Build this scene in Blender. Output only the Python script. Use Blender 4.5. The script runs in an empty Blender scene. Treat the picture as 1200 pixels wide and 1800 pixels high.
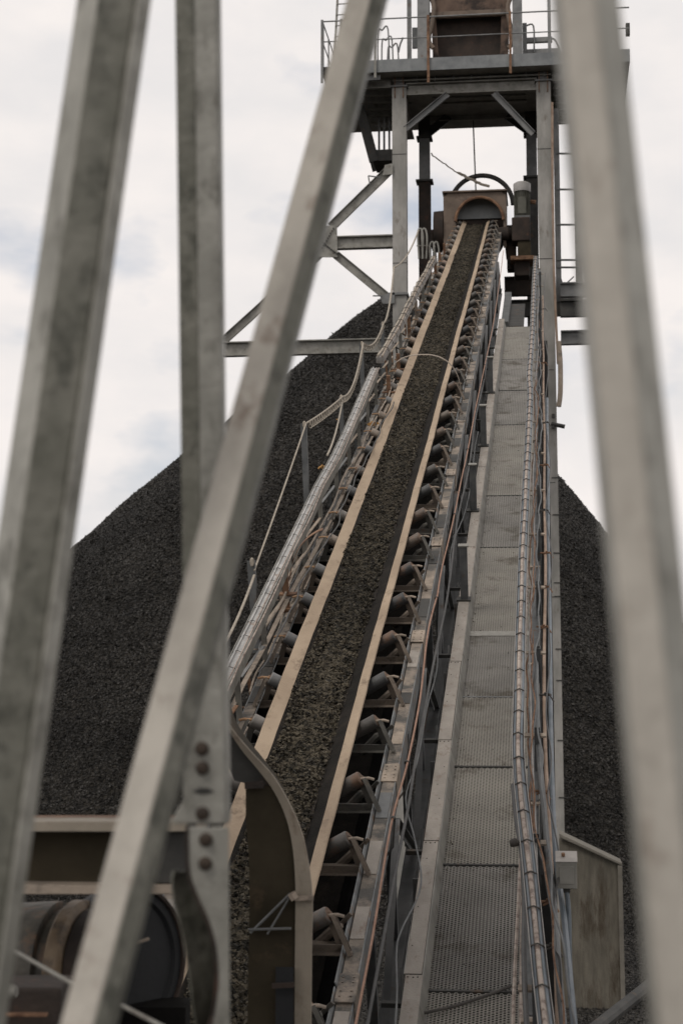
import bpy, math, random
import numpy as np
from mathutils import Vector, Matrix
random.seed(4); rng = np.random.default_rng(7)
C = bpy.context.scene.collection
SC = bpy.context.scene
R = math.radians

# ------------------------------------------------------------------ camera
FPX = 3000.0                      # focal length in pixels of the 1200 x 1800 photograph
PSI, PHI, ALPHA = R(6.9023), R(5.7106), R(21.5636)   # yaw left, pitch up, incline of the conveyor
CAM = Vector((0, 0, 8.0))
HB = 5.6                          # the belt plane runs this far below the camera
Fv = Vector((-math.sin(PSI)*math.cos(PHI), math.cos(PSI)*math.cos(PHI), math.sin(PHI)))
Rv = Vector((math.cos(PSI), math.sin(PSI), 0)); Uv = Rv.cross(Fv)
cam_d = bpy.data.cameras.new('camera'); cam = bpy.data.objects.new('camera', cam_d); C.objects.link(cam)
cam.matrix_world = Matrix(((Rv.x, Uv.x, -Fv.x, CAM.x), (Rv.y, Uv.y, -Fv.y, CAM.y), (Rv.z, Uv.z, -Fv.z, CAM.z), (0, 0, 0, 1)))
cam_d.sensor_fit = 'VERTICAL'; cam_d.sensor_height = 36; cam_d.lens = 60
cam_d.clip_start = .05; cam_d.clip_end = 3000
cam_d.dof.use_dof = True; cam_d.dof.focus_distance = 16; cam_d.dof.aperture_fstop = 4.6
SC.camera = cam

# ------------------------------------------------------------------ world, sun, exposure
SUN_EL, SUN_AZ = R(52), R(215)
w = bpy.data.worlds.new('World'); SC.world = w; w.use_nodes = True
nt = w.node_tree; nt.nodes.clear()
def N_(tree, t, **k):
    n = tree.nodes.new(t)
    for a, b in k.items(): setattr(n, a, b)
    return n
out = N_(nt, 'ShaderNodeOutputWorld'); bg = N_(nt, 'ShaderNodeBackground'); bg.inputs[1].default_value = .1
sky = N_(nt, 'ShaderNodeTexSky', sky_type='NISHITA', sun_disc=False); sky.sun_elevation = SUN_EL; sky.sun_rotation = SUN_AZ
sky.dust_density = 2; sky.air_density = 1.2
tc = N_(nt, 'ShaderNodeTexCoord'); mp = N_(nt, 'ShaderNodeMapping'); mp.inputs['Scale'].default_value = (1, 1, 1.9)
mp.inputs['Location'].default_value = (.35, .1, .62)
nz = N_(nt, 'ShaderNodeTexNoise'); nz.inputs['Scale'].default_value = 5.5; nz.inputs['Detail'].default_value = 5; nz.inputs['Roughness'].default_value = .52
rp = N_(nt, 'ShaderNodeValToRGB'); rp.color_ramp.elements[0].position = .29; rp.color_ramp.elements[1].position = .43
nz2 = N_(nt, 'ShaderNodeTexNoise'); nz2.inputs['Scale'].default_value = 9; nz2.inputs['Detail'].default_value = 6
rp2 = N_(nt, 'ShaderNodeValToRGB')
rp2.color_ramp.elements[0].position = .36; rp2.color_ramp.elements[0].color = (8.2, 7.95, 7.9, 1)
rp2.color_ramp.elements[1].position = .6; rp2.color_ramp.elements[1].color = (9.4, 8.85, 8.55, 1)
mx = N_(nt, 'ShaderNodeMix', data_type='RGBA')
tint = N_(nt, 'ShaderNodeMix', data_type='RGBA'); tint.inputs[0].default_value = .72; tint.inputs[7].default_value = (6.2, 6.5, 7.2, 1)
L = nt.links.new
L(tc.outputs['Generated'], mp.inputs[0]); L(mp.outputs[0], nz.inputs[0]); L(mp.outputs[0], nz2.inputs[0])
L(nz.outputs[0], rp.inputs[0]); L(nz2.outputs[0], rp2.inputs[0])
L(sky.outputs[0], tint.inputs[6]); L(rp.outputs[0], mx.inputs[0]); L(tint.outputs[2], mx.inputs[6]); L(rp2.outputs[0], mx.inputs[7])
L(mx.outputs[2], bg.inputs[0]); L(bg.outputs[0], out.inputs[0])
sl = bpy.data.lights.new('sun', 'SUN'); sl.energy = .95; sl.angle = R(14); sl.color = (1, .94, .86)
so = bpy.data.objects.new('sun', sl); C.objects.link(so)
sdir = Vector((math.sin(SUN_AZ)*math.cos(SUN_EL), math.cos(SUN_AZ)*math.cos(SUN_EL), math.sin(SUN_EL)))
so.rotation_euler = sdir.to_track_quat('Z', 'Y').to_euler(); so.location = (0, 0, 60)
SC.view_settings.view_transform = 'Standard'; SC.view_settings.look = 'None'; SC.view_settings.exposure = 0.0; SC.view_settings.gamma = 1

# ------------------------------------------------------------------ survey helpers: a pixel of the 1200 x 1800 photograph on a known real plane
Dv = Vector((0, math.cos(ALPHA), math.sin(ALPHA))); Nv = Vector((0, -math.sin(ALPHA), math.cos(ALPHA)))
def ray(px, py): return Fv + Rv*((px-600)/FPX) + Uv*((900-py)/FPX)
def W(x, s, n=0.0): return CAM + Dv*s + Vector((x, 0, 0)) + Nv*(n-HB)          # conveyor frame -> world
FR = Matrix(((1, 0, 0, 0), (0, Dv.y, Nv.y, 0), (0, Dv.z, Nv.z, 0), (0, 0, 0, 1)))
FRM = Matrix.Translation(CAM - Nv*HB) @ FR                                     # (x, s, n) -> world
def on_n(px, py, n):
    r = ray(px, py); t = (n-HB)/r.dot(Nv); p = r*t; return p.x, p.dot(Dv)
def on_Y(px, py, Y): r = ray(px, py); return CAM + r*(Y/r.y)
def on_z(px, py, z): return CAM + ray(px, py)*z
def XY(px, py, Y): return on_Y(px, py, Y).x
def ZY(py, Y, px=825): return on_Y(px, py, Y).z

# ------------------------------------------------------------------ materials
def mat(name, c1, c2=None, scale=4.0, rough=.65, metal=0.0, bump=.15, bscale=60, c3=None, t3=.62, s3=1.5, stretch=None, detail=6, spec=.5):
    m = bpy.data.materials.new(name); m.use_nodes = True; t = m.node_tree; b = t.nodes['Principled BSDF']
    b.inputs['Roughness'].default_value = rough; b.inputs['Metallic'].default_value = metal
    b.inputs['Specular IOR Level'].default_value = spec
    g = N_(t, 'ShaderNodeNewGeometry'); mpp = N_(t, 'ShaderNodeMapping')
    if stretch: mpp.inputs['Scale'].default_value = stretch
    t.links.new(g.outputs['Position'], mpp.inputs[0])
    n1 = N_(t, 'ShaderNodeTexNoise'); n1.inputs['Scale'].default_value = scale; n1.inputs['Detail'].default_value = detail; n1.inputs['Roughness'].default_value = .62
    t.links.new(mpp.outputs[0], n1.inputs[0])
    r1 = N_(t, 'ShaderNodeValToRGB'); r1.color_ramp.elements[0].position = .36; r1.color_ramp.elements[1].position = .64
    r1.color_ramp.elements[0].color = (*c1, 1); r1.color_ramp.elements[1].color = (*(c2 or c1), 1)
    t.links.new(n1.outputs[0], r1.inputs[0]); col = r1.outputs[0]
    if c3:
        n3 = N_(t, 'ShaderNodeTexNoise'); n3.inputs['Scale'].default_value = s3; n3.inputs['Detail'].default_value = 8; n3.inputs['Roughness'].default_value = .7
        off = N_(t, 'ShaderNodeMapping'); off.inputs['Location'].default_value = (7.3, 2.1, 4.4)
        t.links.new(mpp.outputs[0], off.inputs[0]); t.links.new(off.outputs[0], n3.inputs[0])
        r3 = N_(t, 'ShaderNodeValToRGB'); r3.color_ramp.elements[0].position = t3-.05; r3.color_ramp.elements[1].position = t3+.07
        t.links.new(n3.outputs[0], r3.inputs[0])
        m3 = N_(t, 'ShaderNodeMix', data_type='RGBA'); m3.inputs[7].default_value = (*c3, 1)
        t.links.new(r3.outputs[0], m3.inputs[0]); t.links.new(col, m3.inputs[6]); col = m3.outputs[2]
    t.links.new(col, b.inputs['Base Color'])
    if bump:
        nb = N_(t, 'ShaderNodeTexNoise'); nb.inputs['Scale'].default_value = bscale; nb.inputs['Detail'].default_value = 4
        t.links.new(g.outputs['Position'], nb.inputs[0])
        bp = N_(t, 'ShaderNodeBump'); bp.inputs['Strength'].default_value = bump; bp.inputs['Distance'].default_value = .02
        t.links.new(nb.outputs[0], bp.inputs['Height']); t.links.new(bp.outputs[0], b.inputs['Normal'])
    return m
M = {}
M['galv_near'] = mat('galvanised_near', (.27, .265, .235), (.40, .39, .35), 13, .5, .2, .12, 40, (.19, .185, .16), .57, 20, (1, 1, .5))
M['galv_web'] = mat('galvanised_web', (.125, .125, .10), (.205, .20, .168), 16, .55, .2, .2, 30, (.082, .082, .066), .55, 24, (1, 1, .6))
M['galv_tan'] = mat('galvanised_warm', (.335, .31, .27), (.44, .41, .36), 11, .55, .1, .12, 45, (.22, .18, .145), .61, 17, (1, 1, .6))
M['galv'] = mat('galvanised_weathered', (.19, .185, .165), (.31, .30, .27), 3.5, .55, .3, .12, 30, (.13, .115, .095), .6, 5)
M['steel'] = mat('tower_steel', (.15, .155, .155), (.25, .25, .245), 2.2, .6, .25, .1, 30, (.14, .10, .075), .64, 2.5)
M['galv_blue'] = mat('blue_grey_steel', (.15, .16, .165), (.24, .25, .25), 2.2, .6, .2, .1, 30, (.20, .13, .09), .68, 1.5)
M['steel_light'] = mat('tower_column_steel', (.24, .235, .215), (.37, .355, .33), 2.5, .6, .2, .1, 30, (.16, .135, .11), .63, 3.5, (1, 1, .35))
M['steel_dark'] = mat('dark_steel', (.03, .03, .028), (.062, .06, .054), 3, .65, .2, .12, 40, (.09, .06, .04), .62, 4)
M['post'] = mat('post_steel', (.085, .09, .092), (.15, .155, .155), 5, .55, .3, .1, 40, (.14, .09, .06), .66, 6)
M['rust'] = mat('rusted_steel', (.16, .085, .05), (.29, .17, .10), 6, .85, 0, .3, 40, (.10, .05, .03), .55, 9)
M['rust_dark'] = mat('dark_rusted_steel', (.022, .017, .014), (.05, .034, .026), 3, .85, 0, .25, 40, (.10, .045, .028), .64, 5)
M['dusty'] = mat('dust_covered_steel', (.26, .215, .17), (.40, .33, .265), 5, .85, 0, .25, 50, (.15, .13, .11), .56, 4)
M['stringer'] = mat('stringer_steel', (.18, .155, .125), (.32, .265, .215), 4, .75, .1, .25, 50, (.085, .08, .072), .50, 3.0)
M['stringer_lip'] = mat('stringer_lip_steel', (.16, .17, .175), (.27, .28, .28), 6, .6, .25, .2, 50, (.22, .15, .10), .57, 7)
M['walk_channel'] = mat('walkway_channel_steel', (.26, .235, .205), (.36, .325, .285), 5, .7, .1, .2, 50, (.21, .165, .135), .60, 14, (1, .35, 1))
M['grating'] = mat('grating_steel', (.30, .285, .255), (.39, .37, .33), 1.6, .5, .15, .1, 60, (.20, .18, .15), .60, 2)
M['grating_b'] = mat('grating_steel_dull', (.26, .25, .23), (.34, .325, .30), 1.6, .5, .15, .1, 60, (.16, .145, .12), .58, 2)
M['shade_black'] = mat('shade_black_sheet', (.006, .006, .006), (.012, .011, .010), 3, .9, 0, .1, 40, spec=.1)  # near-black that stands in for deep shade
M['belt'] = mat('belt_rubber', (.013, .012, .0105), (.024, .021, .018), 4, .9, 0, .3, 60, (.034, .028, .022), .6, 3, spec=.1)
M['arm'] = mat('idler_arm_steel', (.10, .098, .088), (.17, .16, .14), 8, .55, .2, .1, 50, (.15, .10, .07), .62, 9)
M['rust_tan'] = mat('rusty_tan_pin', (.30, .17, .09), (.42, .27, .16), 14, .85, 0, .2, 60)
M['roller'] = mat('roller_steel', (.075, .072, .065), (.155, .145, .128), 2.3, .5, .2, .1, 60, (.19, .115, .075), .62, 2.7)
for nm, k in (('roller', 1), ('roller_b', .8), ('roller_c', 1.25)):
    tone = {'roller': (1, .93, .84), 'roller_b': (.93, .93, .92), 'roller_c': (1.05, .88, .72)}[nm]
    for sf, q in (('', 1.7), ('_dark', .75)):  # right-hand rollers get a darker copy: their shade is put into the colour
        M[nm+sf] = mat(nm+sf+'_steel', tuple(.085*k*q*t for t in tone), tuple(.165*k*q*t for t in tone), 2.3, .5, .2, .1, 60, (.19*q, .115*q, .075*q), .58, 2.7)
M['arm_b'] = mat('dusty_arm_steel', (.15, .125, .10), (.24, .195, .155), 6, .7, .1, .15, 50, (.09, .07, .055), .60, 9)
M['roller_end'] = mat('roller_end_cap', (.10, .07, .05), (.21, .13, .085), 12, .8, 0, .2, 60)
M['cover'] = mat('brown_cover_plate', (.034, .028, .018), (.056, .046, .030), 3, .8, .0, .1, 30, (.075, .055, .035), .60, 4, spec=.15)
M['brown_box'] = mat('head_box_paint', (.13, .10, .077), (.20, .15, .115), 2, .75, 0, .15, 30, (.09, .065, .05), .58, 3)
M['grey_in'] = mat('head_box_lining', (.22, .235, .24), (.30, .31, .31), 2, .8, 0, .1, 20)
M['motor_cap'] = mat('motor_cap_paint', (.42, .41, .39), (.52, .50, .48), 5, .5, 0, .05, 30, (.3, .27, .22), .62, 5)
M['motor_fin'] = mat('motor_fin_paint', (.075, .075, .06), (.12, .12, .095), 5, .6, 0, .1, 30)
M['cable_pink'] = mat('pale_cable', (.30, .245, .205), (.43, .365, .31), 8, .6, 0, .1, 40, (.15, .105, .085), .54, 12)
M['cable_blue'] = mat('blue_grey_cable', (.10, .125, .145), (.17, .195, .22), 4, .5, 0, .08, 40)
M['cable_blue2'] = mat('steel_blue_cable', (.10, .125, .145), (.17, .195, .215), 3, .5, 0, .08, 40)
M['cable_black'] = mat('black_cable', (.03, .03, .03), (.06, .058, .055), 5, .5, 0, .1, 40)
M['tray'] = mat('cable_tray_steel', (.24, .23, .215), (.38, .36, .34), 7, .5, .25, .12, 40, (.25, .17, .12), .62, 9)
M['tray_left'] = mat('left_tray_steel', (.34, .34, .33), (.52, .51, .49), 7, .5, .25, .12, 40, (.27, .19, .14), .60, 9)
M['cord'] = mat('salmon_cord', (.25, .135, .09), (.34, .20, .14), 8, .7, 0, .1, 40)
M['rope'] = mat('rope_grey', (.30, .26, .21), (.45, .40, .33), 20, .9, 0, .4, 150)
M['pipe_tan'] = mat('tan_pipe', (.25, .17, .12), (.38, .28, .21), 5, .7, 0, .12, 40)
M['tie'] = mat('dark_tie', (.05, .045, .04), (.09, .08, .07), 10, .7, 0, .1, 50)
M['box_grey'] = mat('junction_box_paint', (.22, .215, .19), (.30, .29, .26), 6, .6, 0, .08, 40, (.16, .14, .11), .64, 12)
M['box_lid'] = mat('junction_box_lid', (.30, .28, .255), (.40, .37, .34), 6, .6, 0, .08, 40)
M['orange'] = mat('ochre_residue', (.42, .22, .07), (.55, .32, .12), 9, .9, 0, .4, 50)
M['drum'] = mat('dusty_drum', (.045, .042, .036), (.10, .09, .072), 7, .6, .1, .3, 25, (.15, .095, .06), .55, 9, (1, 2.2, .6))
M['drum_rim'] = mat('worn_drum_rim', (.11, .075, .045), (.20, .145, .09), 7, .6, 0, .2, 40, (.06, .045, .032), .56, 9)
M['navy'] = mat('dark_guard', (.007, .008, .009), (.014, .015, .017), 4, .7, 0, .1, 30)
M['hood_edge'] = mat('hood_flange', (.27, .235, .185), (.37, .32, .255), 5, .7, 0, .15, 40, (.19, .14, .10), .58, 7, (1, 1, .4))
M['hopper'] = mat('brown_hopper', (.085, .055, .04), (.17, .115, .085), 1.6, .85, 0, .2, 20, (.03, .022, .018), .52, 1.2)
M['gaff'] = mat('bolt_rust', (.035, .026, .02), (.07, .05, .036), 40, .8, .1, .1, 100)

def concrete():
    m = mat('stained_concrete', (.085, .077, .06), (.145, .13, .103), 2.2, .9, 0, .35, 25, (.055, .042, .028), .55, 1.1, (2.4, 2.4, .45)); return m
M['concrete'] = concrete(); M['concrete_edge'] = mat('concrete_edge', (.13, .12, .10), (.18, .165, .138), 3, .9, 0, .3, 25)

def coal_mat(name, a, b_, sc, bstr, rough=.55, spec=.12):
    m = bpy.data.materials.new(name); m.use_nodes = True; t = m.node_tree; b = t.nodes['Principled BSDF']
    g = N_(t, 'ShaderNodeNewGeometry'); v = N_(t, 'ShaderNodeTexVoronoi'); v.inputs['Scale'].default_value = sc; v.inputs['Randomness'].default_value = 1
    dn = N_(t, 'ShaderNodeTexNoise'); dn.inputs['Scale'].default_value = sc*.35; dn.inputs['Detail'].default_value = 3
    ad = N_(t, 'ShaderNodeMix', data_type='RGBA', blend_type='ADD'); ad.inputs[0].default_value = 2.0/sc
    t.links.new(g.outputs['Position'], ad.inputs[6]); t.links.new(g.outputs['Position'], dn.inputs[0]); t.links.new(dn.outputs[1], ad.inputs[7])
    t.links.new(ad.outputs[2], v.inputs[0])
    n = N_(t, 'ShaderNodeTexNoise'); n.inputs['Scale'].default_value = .22; n.inputs['Detail'].default_value = 7
    t.links.new(g.outputs['Position'], n.inputs[0])
    sepv = N_(t, 'ShaderNodeSeparateColor'); t.links.new(v.outputs['Color'], sepv.inputs[0])
    mul = N_(t, 'ShaderNodeMath', operation='MULTIPLY'); t.links.new(sepv.outputs[0], mul.inputs[0]); t.links.new(n.outputs[0], mul.inputs[1])
    r = N_(t, 'ShaderNodeValToRGB'); r.color_ramp.elements[0].position = .1; r.color_ramp.elements[1].position = .48
    r.color_ramp.elements[0].color = (*a, 1); r.color_ramp.elements[1].color = (*b_, 1)
    t.links.new(mul.outputs[0], r.inputs[0]); t.links.new(r.outputs[0], b.inputs['Base Color'])
    b.inputs['Roughness'].default_value = rough; b.inputs['Specular IOR Level'].default_value = spec
    bp = N_(t, 'ShaderNodeBump'); bp.inputs['Strength'].default_value = bstr; bp.inputs['Distance'].default_value = .6/sc
    t.links.new(v.outputs['Distance'], bp.inputs['Height']); t.links.new(bp.outputs[0], b.inputs['Normal'])
    return m
M['coal_far'] = coal_mat('coal_heap', (.008, .0072, .0062), (.031, .0275, .022), 8, 1.0)
M['coal_chunk'] = coal_mat('coal_chunks', (.006, .0058, .0053), (.060, .056, .050), 14, .0, .5, .18)
M['coal_belt'] = coal_mat('coal_on_belt', (.017, .0155, .012), (.110, .094, .068), 30, .2, .6)
M['coal_bed'] = coal_mat('coal_bed', (.012, .010, .008), (.045, .037, .028), 60, 1.0, .7)

# ------------------------------------------------------------------ mesh builder
class MB:
    def __init__(s): s.v = []; s.f = []; s.sm = []
    def add(s, vs, fs, smooth=False):
        o = len(s.v); s.v += [Vector(v) for v in vs]; s.f += [tuple(o+i for i in f) for f in fs]; s.sm += [smooth]*len(fs); return s
    def box(s, a, b):                                   # axis aligned in the local frame
        x0, y0, z0 = (min(a[i], b[i]) for i in range(3)); x1, y1, z1 = (max(a[i], b[i]) for i in range(3))
        return s.add([(x0,y0,z0),(x1,y0,z0),(x1,y1,z0),(x0,y1,z0),(x0,y0,z1),(x1,y0,z1),(x1,y1,z1),(x0,y1,z1)],
              [(0,3,2,1),(4,5,6,7),(0,1,5,4),(1,2,6,5),(2,3,7,6),(3,0,4,7)])
    def sweep(s, prof, p0, p1, up, closed=True, smooth=False, scale1=1.0):      # a profile (u across, v along up) from p0 to p1
        p0 = Vector(p0); p1 = Vector(p1); ax = (p1-p0).normalized(); up = Vector(up); v = up - ax*up.dot(ax); v.normalize(); u = ax.cross(v)
        n = len(prof)
        vs = [p0+u*a+v*b for a, b in prof] + [p1+(u*a+v*b)*scale1 for a, b in prof]
        fs = [(i, (i+1) % n, n+(i+1) % n, n+i) for i in range(n if closed else n-1)]
        if closed: fs += [tuple(range(n-1, -1, -1)), tuple(range(n, 2*n))]
        return s.add(vs, fs, smooth)
    def bar(s, p0, p1, wd, ht, up=(0, 0, 1)): return s.sweep([(-wd/2,-ht/2),(wd/2,-ht/2),(wd/2,ht/2),(-wd/2,ht/2)], p0, p1, up)
    def hbeam(s, p0, p1, b, h, up=(0, 0, 1), tf=None, tw=None):
        tf = tf or h*.07; tw = tw or b*.06
        B, Hh, t = b/2, h/2, tw/2
        return s.sweep([(-B,-Hh),(B,-Hh),(B,-Hh+tf),(t,-Hh+tf),(t,Hh-tf),(B,Hh-tf),(B,Hh),(-B,Hh),(-B,Hh-tf),(-t,Hh-tf),(-t,-Hh+tf),(-B,-Hh+tf)], p0, p1, up)
    def chan(s, p0, p1, b, h, t=.01, up=(0, 0, 1), side=1):   # C: web on one side, flanges reach b along side*u
        pr = [(0,-h/2),(b,-h/2),(b,-h/2+t),(t,-h/2+t),(t,h/2-t),(b,h/2-t),(b,h/2),(0,h/2)]
        if side < 0: pr = [(-a, c) for a, c in pr][::-1]
        return s.sweep(pr, p0, p1, up)
    def ang(s, p0, p1, a, t=.008, up=(0, 0, 1), side=1):
        pr = [(0,0),(a,0),(a,t),(t,t),(t,a),(0,a)]
        if side < 0: pr = [(-x, c) for x, c in pr][::-1]
        return s.sweep(pr, p0, p1, up)
    def tube(s, pts, r, seg=8, cap=True):
        pts = [Vector(p) for p in pts]; n = len(pts); rings = []
        rr = r if isinstance(r, (list, tuple)) else [r]*n
        prev = None
        for i, p in enumerate(pts):
            t = (pts[min(i+1, n-1)]-pts[max(i-1, 0)]).normalized()
            if prev is None: a = t.orthogonal().normalized()
            else: a = (prev - t*prev.dot(t)).normalized()
            prev = a; b = t.cross(a)
            rings.append([p+(a*math.cos(k*2*math.pi/seg)+b*math.sin(k*2*math.pi/seg))*rr[i] for k in range(seg)])
        vs = [q for rg in rings for q in rg]
        fs = [(i*seg+k, i*seg+(k+1) % seg, (i+1)*seg+(k+1) % seg, (i+1)*seg+k) for i in range(n-1) for k in range(seg)]
        s.add(vs, fs, True)
        if cap: s.add([v for v in rings[0]]+[v for v in rings[-1]], [tuple(range(seg-1, -1, -1)), tuple(range(seg, 2*seg))])
        return s
    def lathe(s, p0, axis, prof, seg=24):               # prof: (along, radius)
        axis = Vector(axis).normalized(); a = axis.orthogonal().normalized(); b = axis.cross(a); p0 = Vector(p0)
        vs = []; 
        for h, r in prof: vs += [p0+axis*h+(a*math.cos(k*2*math.pi/seg)+b*math.sin(k*2*math.pi/seg))*max(r, .0005) for k in range(seg)]
        fs = [(i*seg+k, i*seg+(k+1) % seg, (i+1)*seg+(k+1) % seg, (i+1)*seg+k) for i in range(len(prof)-1) for k in range(seg)]
        return s.add(vs, fs, True)
    def plate(s, pts, nrm, t):                          # a polygon with thickness along nrm
        nrm = Vector(nrm).normalized()*t; n = len(pts); P = [Vector(p) for p in pts]
        return s.add(P+[p+nrm for p in P], [tuple(range(n-1, -1, -1)), tuple(range(n, 2*n))]+[(i, (i+1) % n, n+(i+1) % n, n+i) for i in range(n)])
    def build(s, name, m, parent=None, mw=None, bevel=0):
        o_ = None
        me = bpy.data.meshes.new(name); me.from_pydata([tuple(v) for v in s.v], [], s.f); me.update()
        me.polygons.foreach_set('use_smooth', s.sm)
        me.materials.append(M[m] if isinstance(m, str) else m)
        import bmesh
        bm = bmesh.new(); bm.from_mesh(me); bmesh.ops.recalc_face_normals(bm, faces=bm.faces)
        bm.to_mesh(me); bm.free()
        if any(s.sm): me.set_sharp_from_angle(angle=R(34))
        o_ = bpy.data.objects.new(name, me); C.objects.link(o_)
        if parent is not None: o_.parent = parent
        if mw is not None: o_.matrix_world = mw
        if bevel:
            md = o_.modifiers.new('bevel', 'BEVEL'); md.width = bevel; md.segments = 2; md.limit_method = 'ANGLE'
        return o_
def fast_mesh(name, V, T, m, parent=None, smooth=False):
    me = bpy.data.meshes.new(name); me.vertices.add(len(V)); me.vertices.foreach_set('co', np.ascontiguousarray(V, dtype=np.float32).ravel())
    k = T.shape[1]; me.loops.add(T.size); me.loops.foreach_set('vertex_index', T.astype(np.int32).ravel())
    me.polygons.add(len(T)); me.polygons.foreach_set('loop_start', np.arange(0, T.size, k, dtype=np.int32)); me.polygons.foreach_set('loop_total', np.full(len(T), k, dtype=np.int32))
    me.update(calc_edges=True); me.validate()
    me.polygons.foreach_set('use_smooth', [smooth]*len(me.polygons))
    me.materials.append(M[m]); o = bpy.data.objects.new(name, me); C.objects.link(o)
    if parent is not None: o.parent = parent
    return o
def tag(o, label, cat, group=None, kind=None):
    o['label'] = label; o['category'] = cat
    if group: o['group'] = group
    if kind: o['kind'] = kind
    return o
def thing(name, label, cat, loc=(0, 0, 0), mw=None, group=None):
    o = bpy.data.objects.new(name, None); C.objects.link(o); o.empty_display_size = .3
    if mw is not None: o.matrix_world = mw
    else: o.location = loc
    bpy.context.view_layer.update()
    return tag(o, label, cat, group)
def put(o, parent):                # parent an object whose mesh is in world coordinates
    o.parent = parent; o.matrix_parent_inverse = parent.matrix_world.inverted(); return o
def part(mb, name, m, parent, bevel=0):      # mesh in world coordinates under a placed thing
    o = mb.build(name, m, None, None, bevel); return put(o, parent)
def fpart(mb, name, m, parent, bevel=0):     # mesh in the conveyor frame under a thing placed with FRM
    return mb.build(name, m, parent, None, bevel)
def smooth_path(pts, sub=6):
    pts = [Vector(p) for p in pts]; o = []
    for i in range(len(pts)-1):
        a = pts[max(i-1, 0)]; b = pts[i]; c = pts[i+1]; d = pts[min(i+2, len(pts)-1)]
        for k in range(sub):
            t = k/sub; o.append(.5*((2*b)+(c-a)*t+(2*a-5*b+4*c-d)*t*t+(3*b-a-3*c+d)*t*t*t))
    o.append(pts[-1]); return o
def jitter(pts, a): return [p+Vector((random.uniform(-a, a), random.uniform(-a, a), random.uniform(-a, a))) for p in pts]

# ------------------------------------------------------------------ ground and coal heap
APEX = on_Y(696, 512, 86.0)
def vnoise(x, y, sc, seed):
    x = x*sc; y = y*sc; xi = np.floor(x).astype(int); yi = np.floor(y).astype(int); fx = x-xi; fy = y-yi
    def h(a, b): return (np.sin(a*127.1+b*311.7+seed*74.7)*43758.5453) % 1.0
    fx = fx*fx*(3-2*fx); fy = fy*fy*(3-2*fy)
    return (h(xi, yi)*(1-fx)+h(xi+1, yi)*fx)*(1-fy)+(h(xi, yi+1)*(1-fx)+h(xi+1, yi+1)*fx)*fy
def heap_z(x, y):
    dx = x-APEX.x; dy = y-APEX.y; r = np.sqrt(dx*dx+dy*dy)+1e-6; c = dx/r
    sl = .87+.42*np.clip(c, 0, 1)**1.5
    z = APEX.z - sl*(np.sqrt(r*r+.3)-.55)
    z = z + (vnoise(x, y, .16, 1)-.5)*.45 + (vnoise(x, y, .5, 2)-.5)*.25 + (vnoise(x, y, 1.6, 3)-.5)*.07
    toe = 2.5
    return np.where(z > -8, np.log1p(np.exp(np.clip(z/toe*2.2, -30, 30)))*toe/2.2, 0)
gx = np.linspace(APEX.x-52, APEX.x+44, 380); gy = np.linspace(APEX.y-52, APEX.y+46, 380)
GX, GY = np.meshgrid(gx, gy); GZ = heap_z(GX, GY)-.02
ii = np.arange(379)[:, None]*380+np.arange(379)[None, :]; ii = ii.ravel()
o = fast_mesh('coal_heap', np.stack([GX.ravel(), GY.ravel(), GZ.ravel()], 1), np.stack([ii, ii+1, ii+381, ii+380], 1), 'coal_far', None, True)
heap = tag(o, 'huge dark conical heap of loose coal rising behind the conveyor and tower', 'coal heap')
S = 1400.0
o = MB().add([(-S, -S, 0), (S, -S, 0), (S, S, 0), (-S, S, 0)], [(0, 1, 2, 3)]).build('ground', 'coal_far'); o['kind'] = 'structure'

OCT_V = np.array([(1,0,0),(-1,0,0),(0,1,0),(0,-1,0),(0,0,1),(0,0,-1)], float)
OCT_F = np.array([(0,2,4),(2,1,4),(1,3,4),(3,0,4),(2,0,5),(1,2,5),(3,1,5),(0,3,5)])
BOX_V = np.array([(-1,-1,-1),(1,-1,-1),(1,1,-1),(-1,1,-1),(-1,-1,1),(1,-1,1),(1,1,1),(-1,1,1)], float)*.7
BOX_F = np.array([(0,2,1),(0,3,2),(4,5,6),(4,6,7),(0,1,5),(0,5,4),(1,2,6),(1,6,5),(2,3,7),(2,7,6),(3,0,4),(3,4,7)])
def lumps(P, size, flat=.65, use_box=True):
    n = len(P); BV, BF = (BOX_V, BOX_F) if use_box else (OCT_V, OCT_F); k = len(BV)
    q = rng.normal(size=(n, 4)); q /= np.linalg.norm(q, axis=1)[:, None]; a, b, c, d = q.T
    Rm = np.stack([np.stack([1-2*(c*c+d*d), 2*(b*c-a*d), 2*(b*d+a*c)], 1), np.stack([2*(b*c+a*d), 1-2*(b*b+d*d), 2*(c*d-a*b)], 1), np.stack([2*(b*d-a*c), 2*(c*d+a*b), 1-2*(b*b+c*c)], 1)], 1)
    V = BV[None]*(1+rng.uniform(-.38, .38, (n, k, 3)))*rng.uniform(.55, 1.3, (n, 1, 3))*np.array([1.15, .9, flat])
    V = np.einsum('nij,nkj->nki', Rm, V)*size[:, None, None]+P[:, None, :]
    F = BF[None]+(np.arange(n)*k)[:, None, None]
    return V.reshape(-1, 3), F.reshape(-1, 3)
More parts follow.
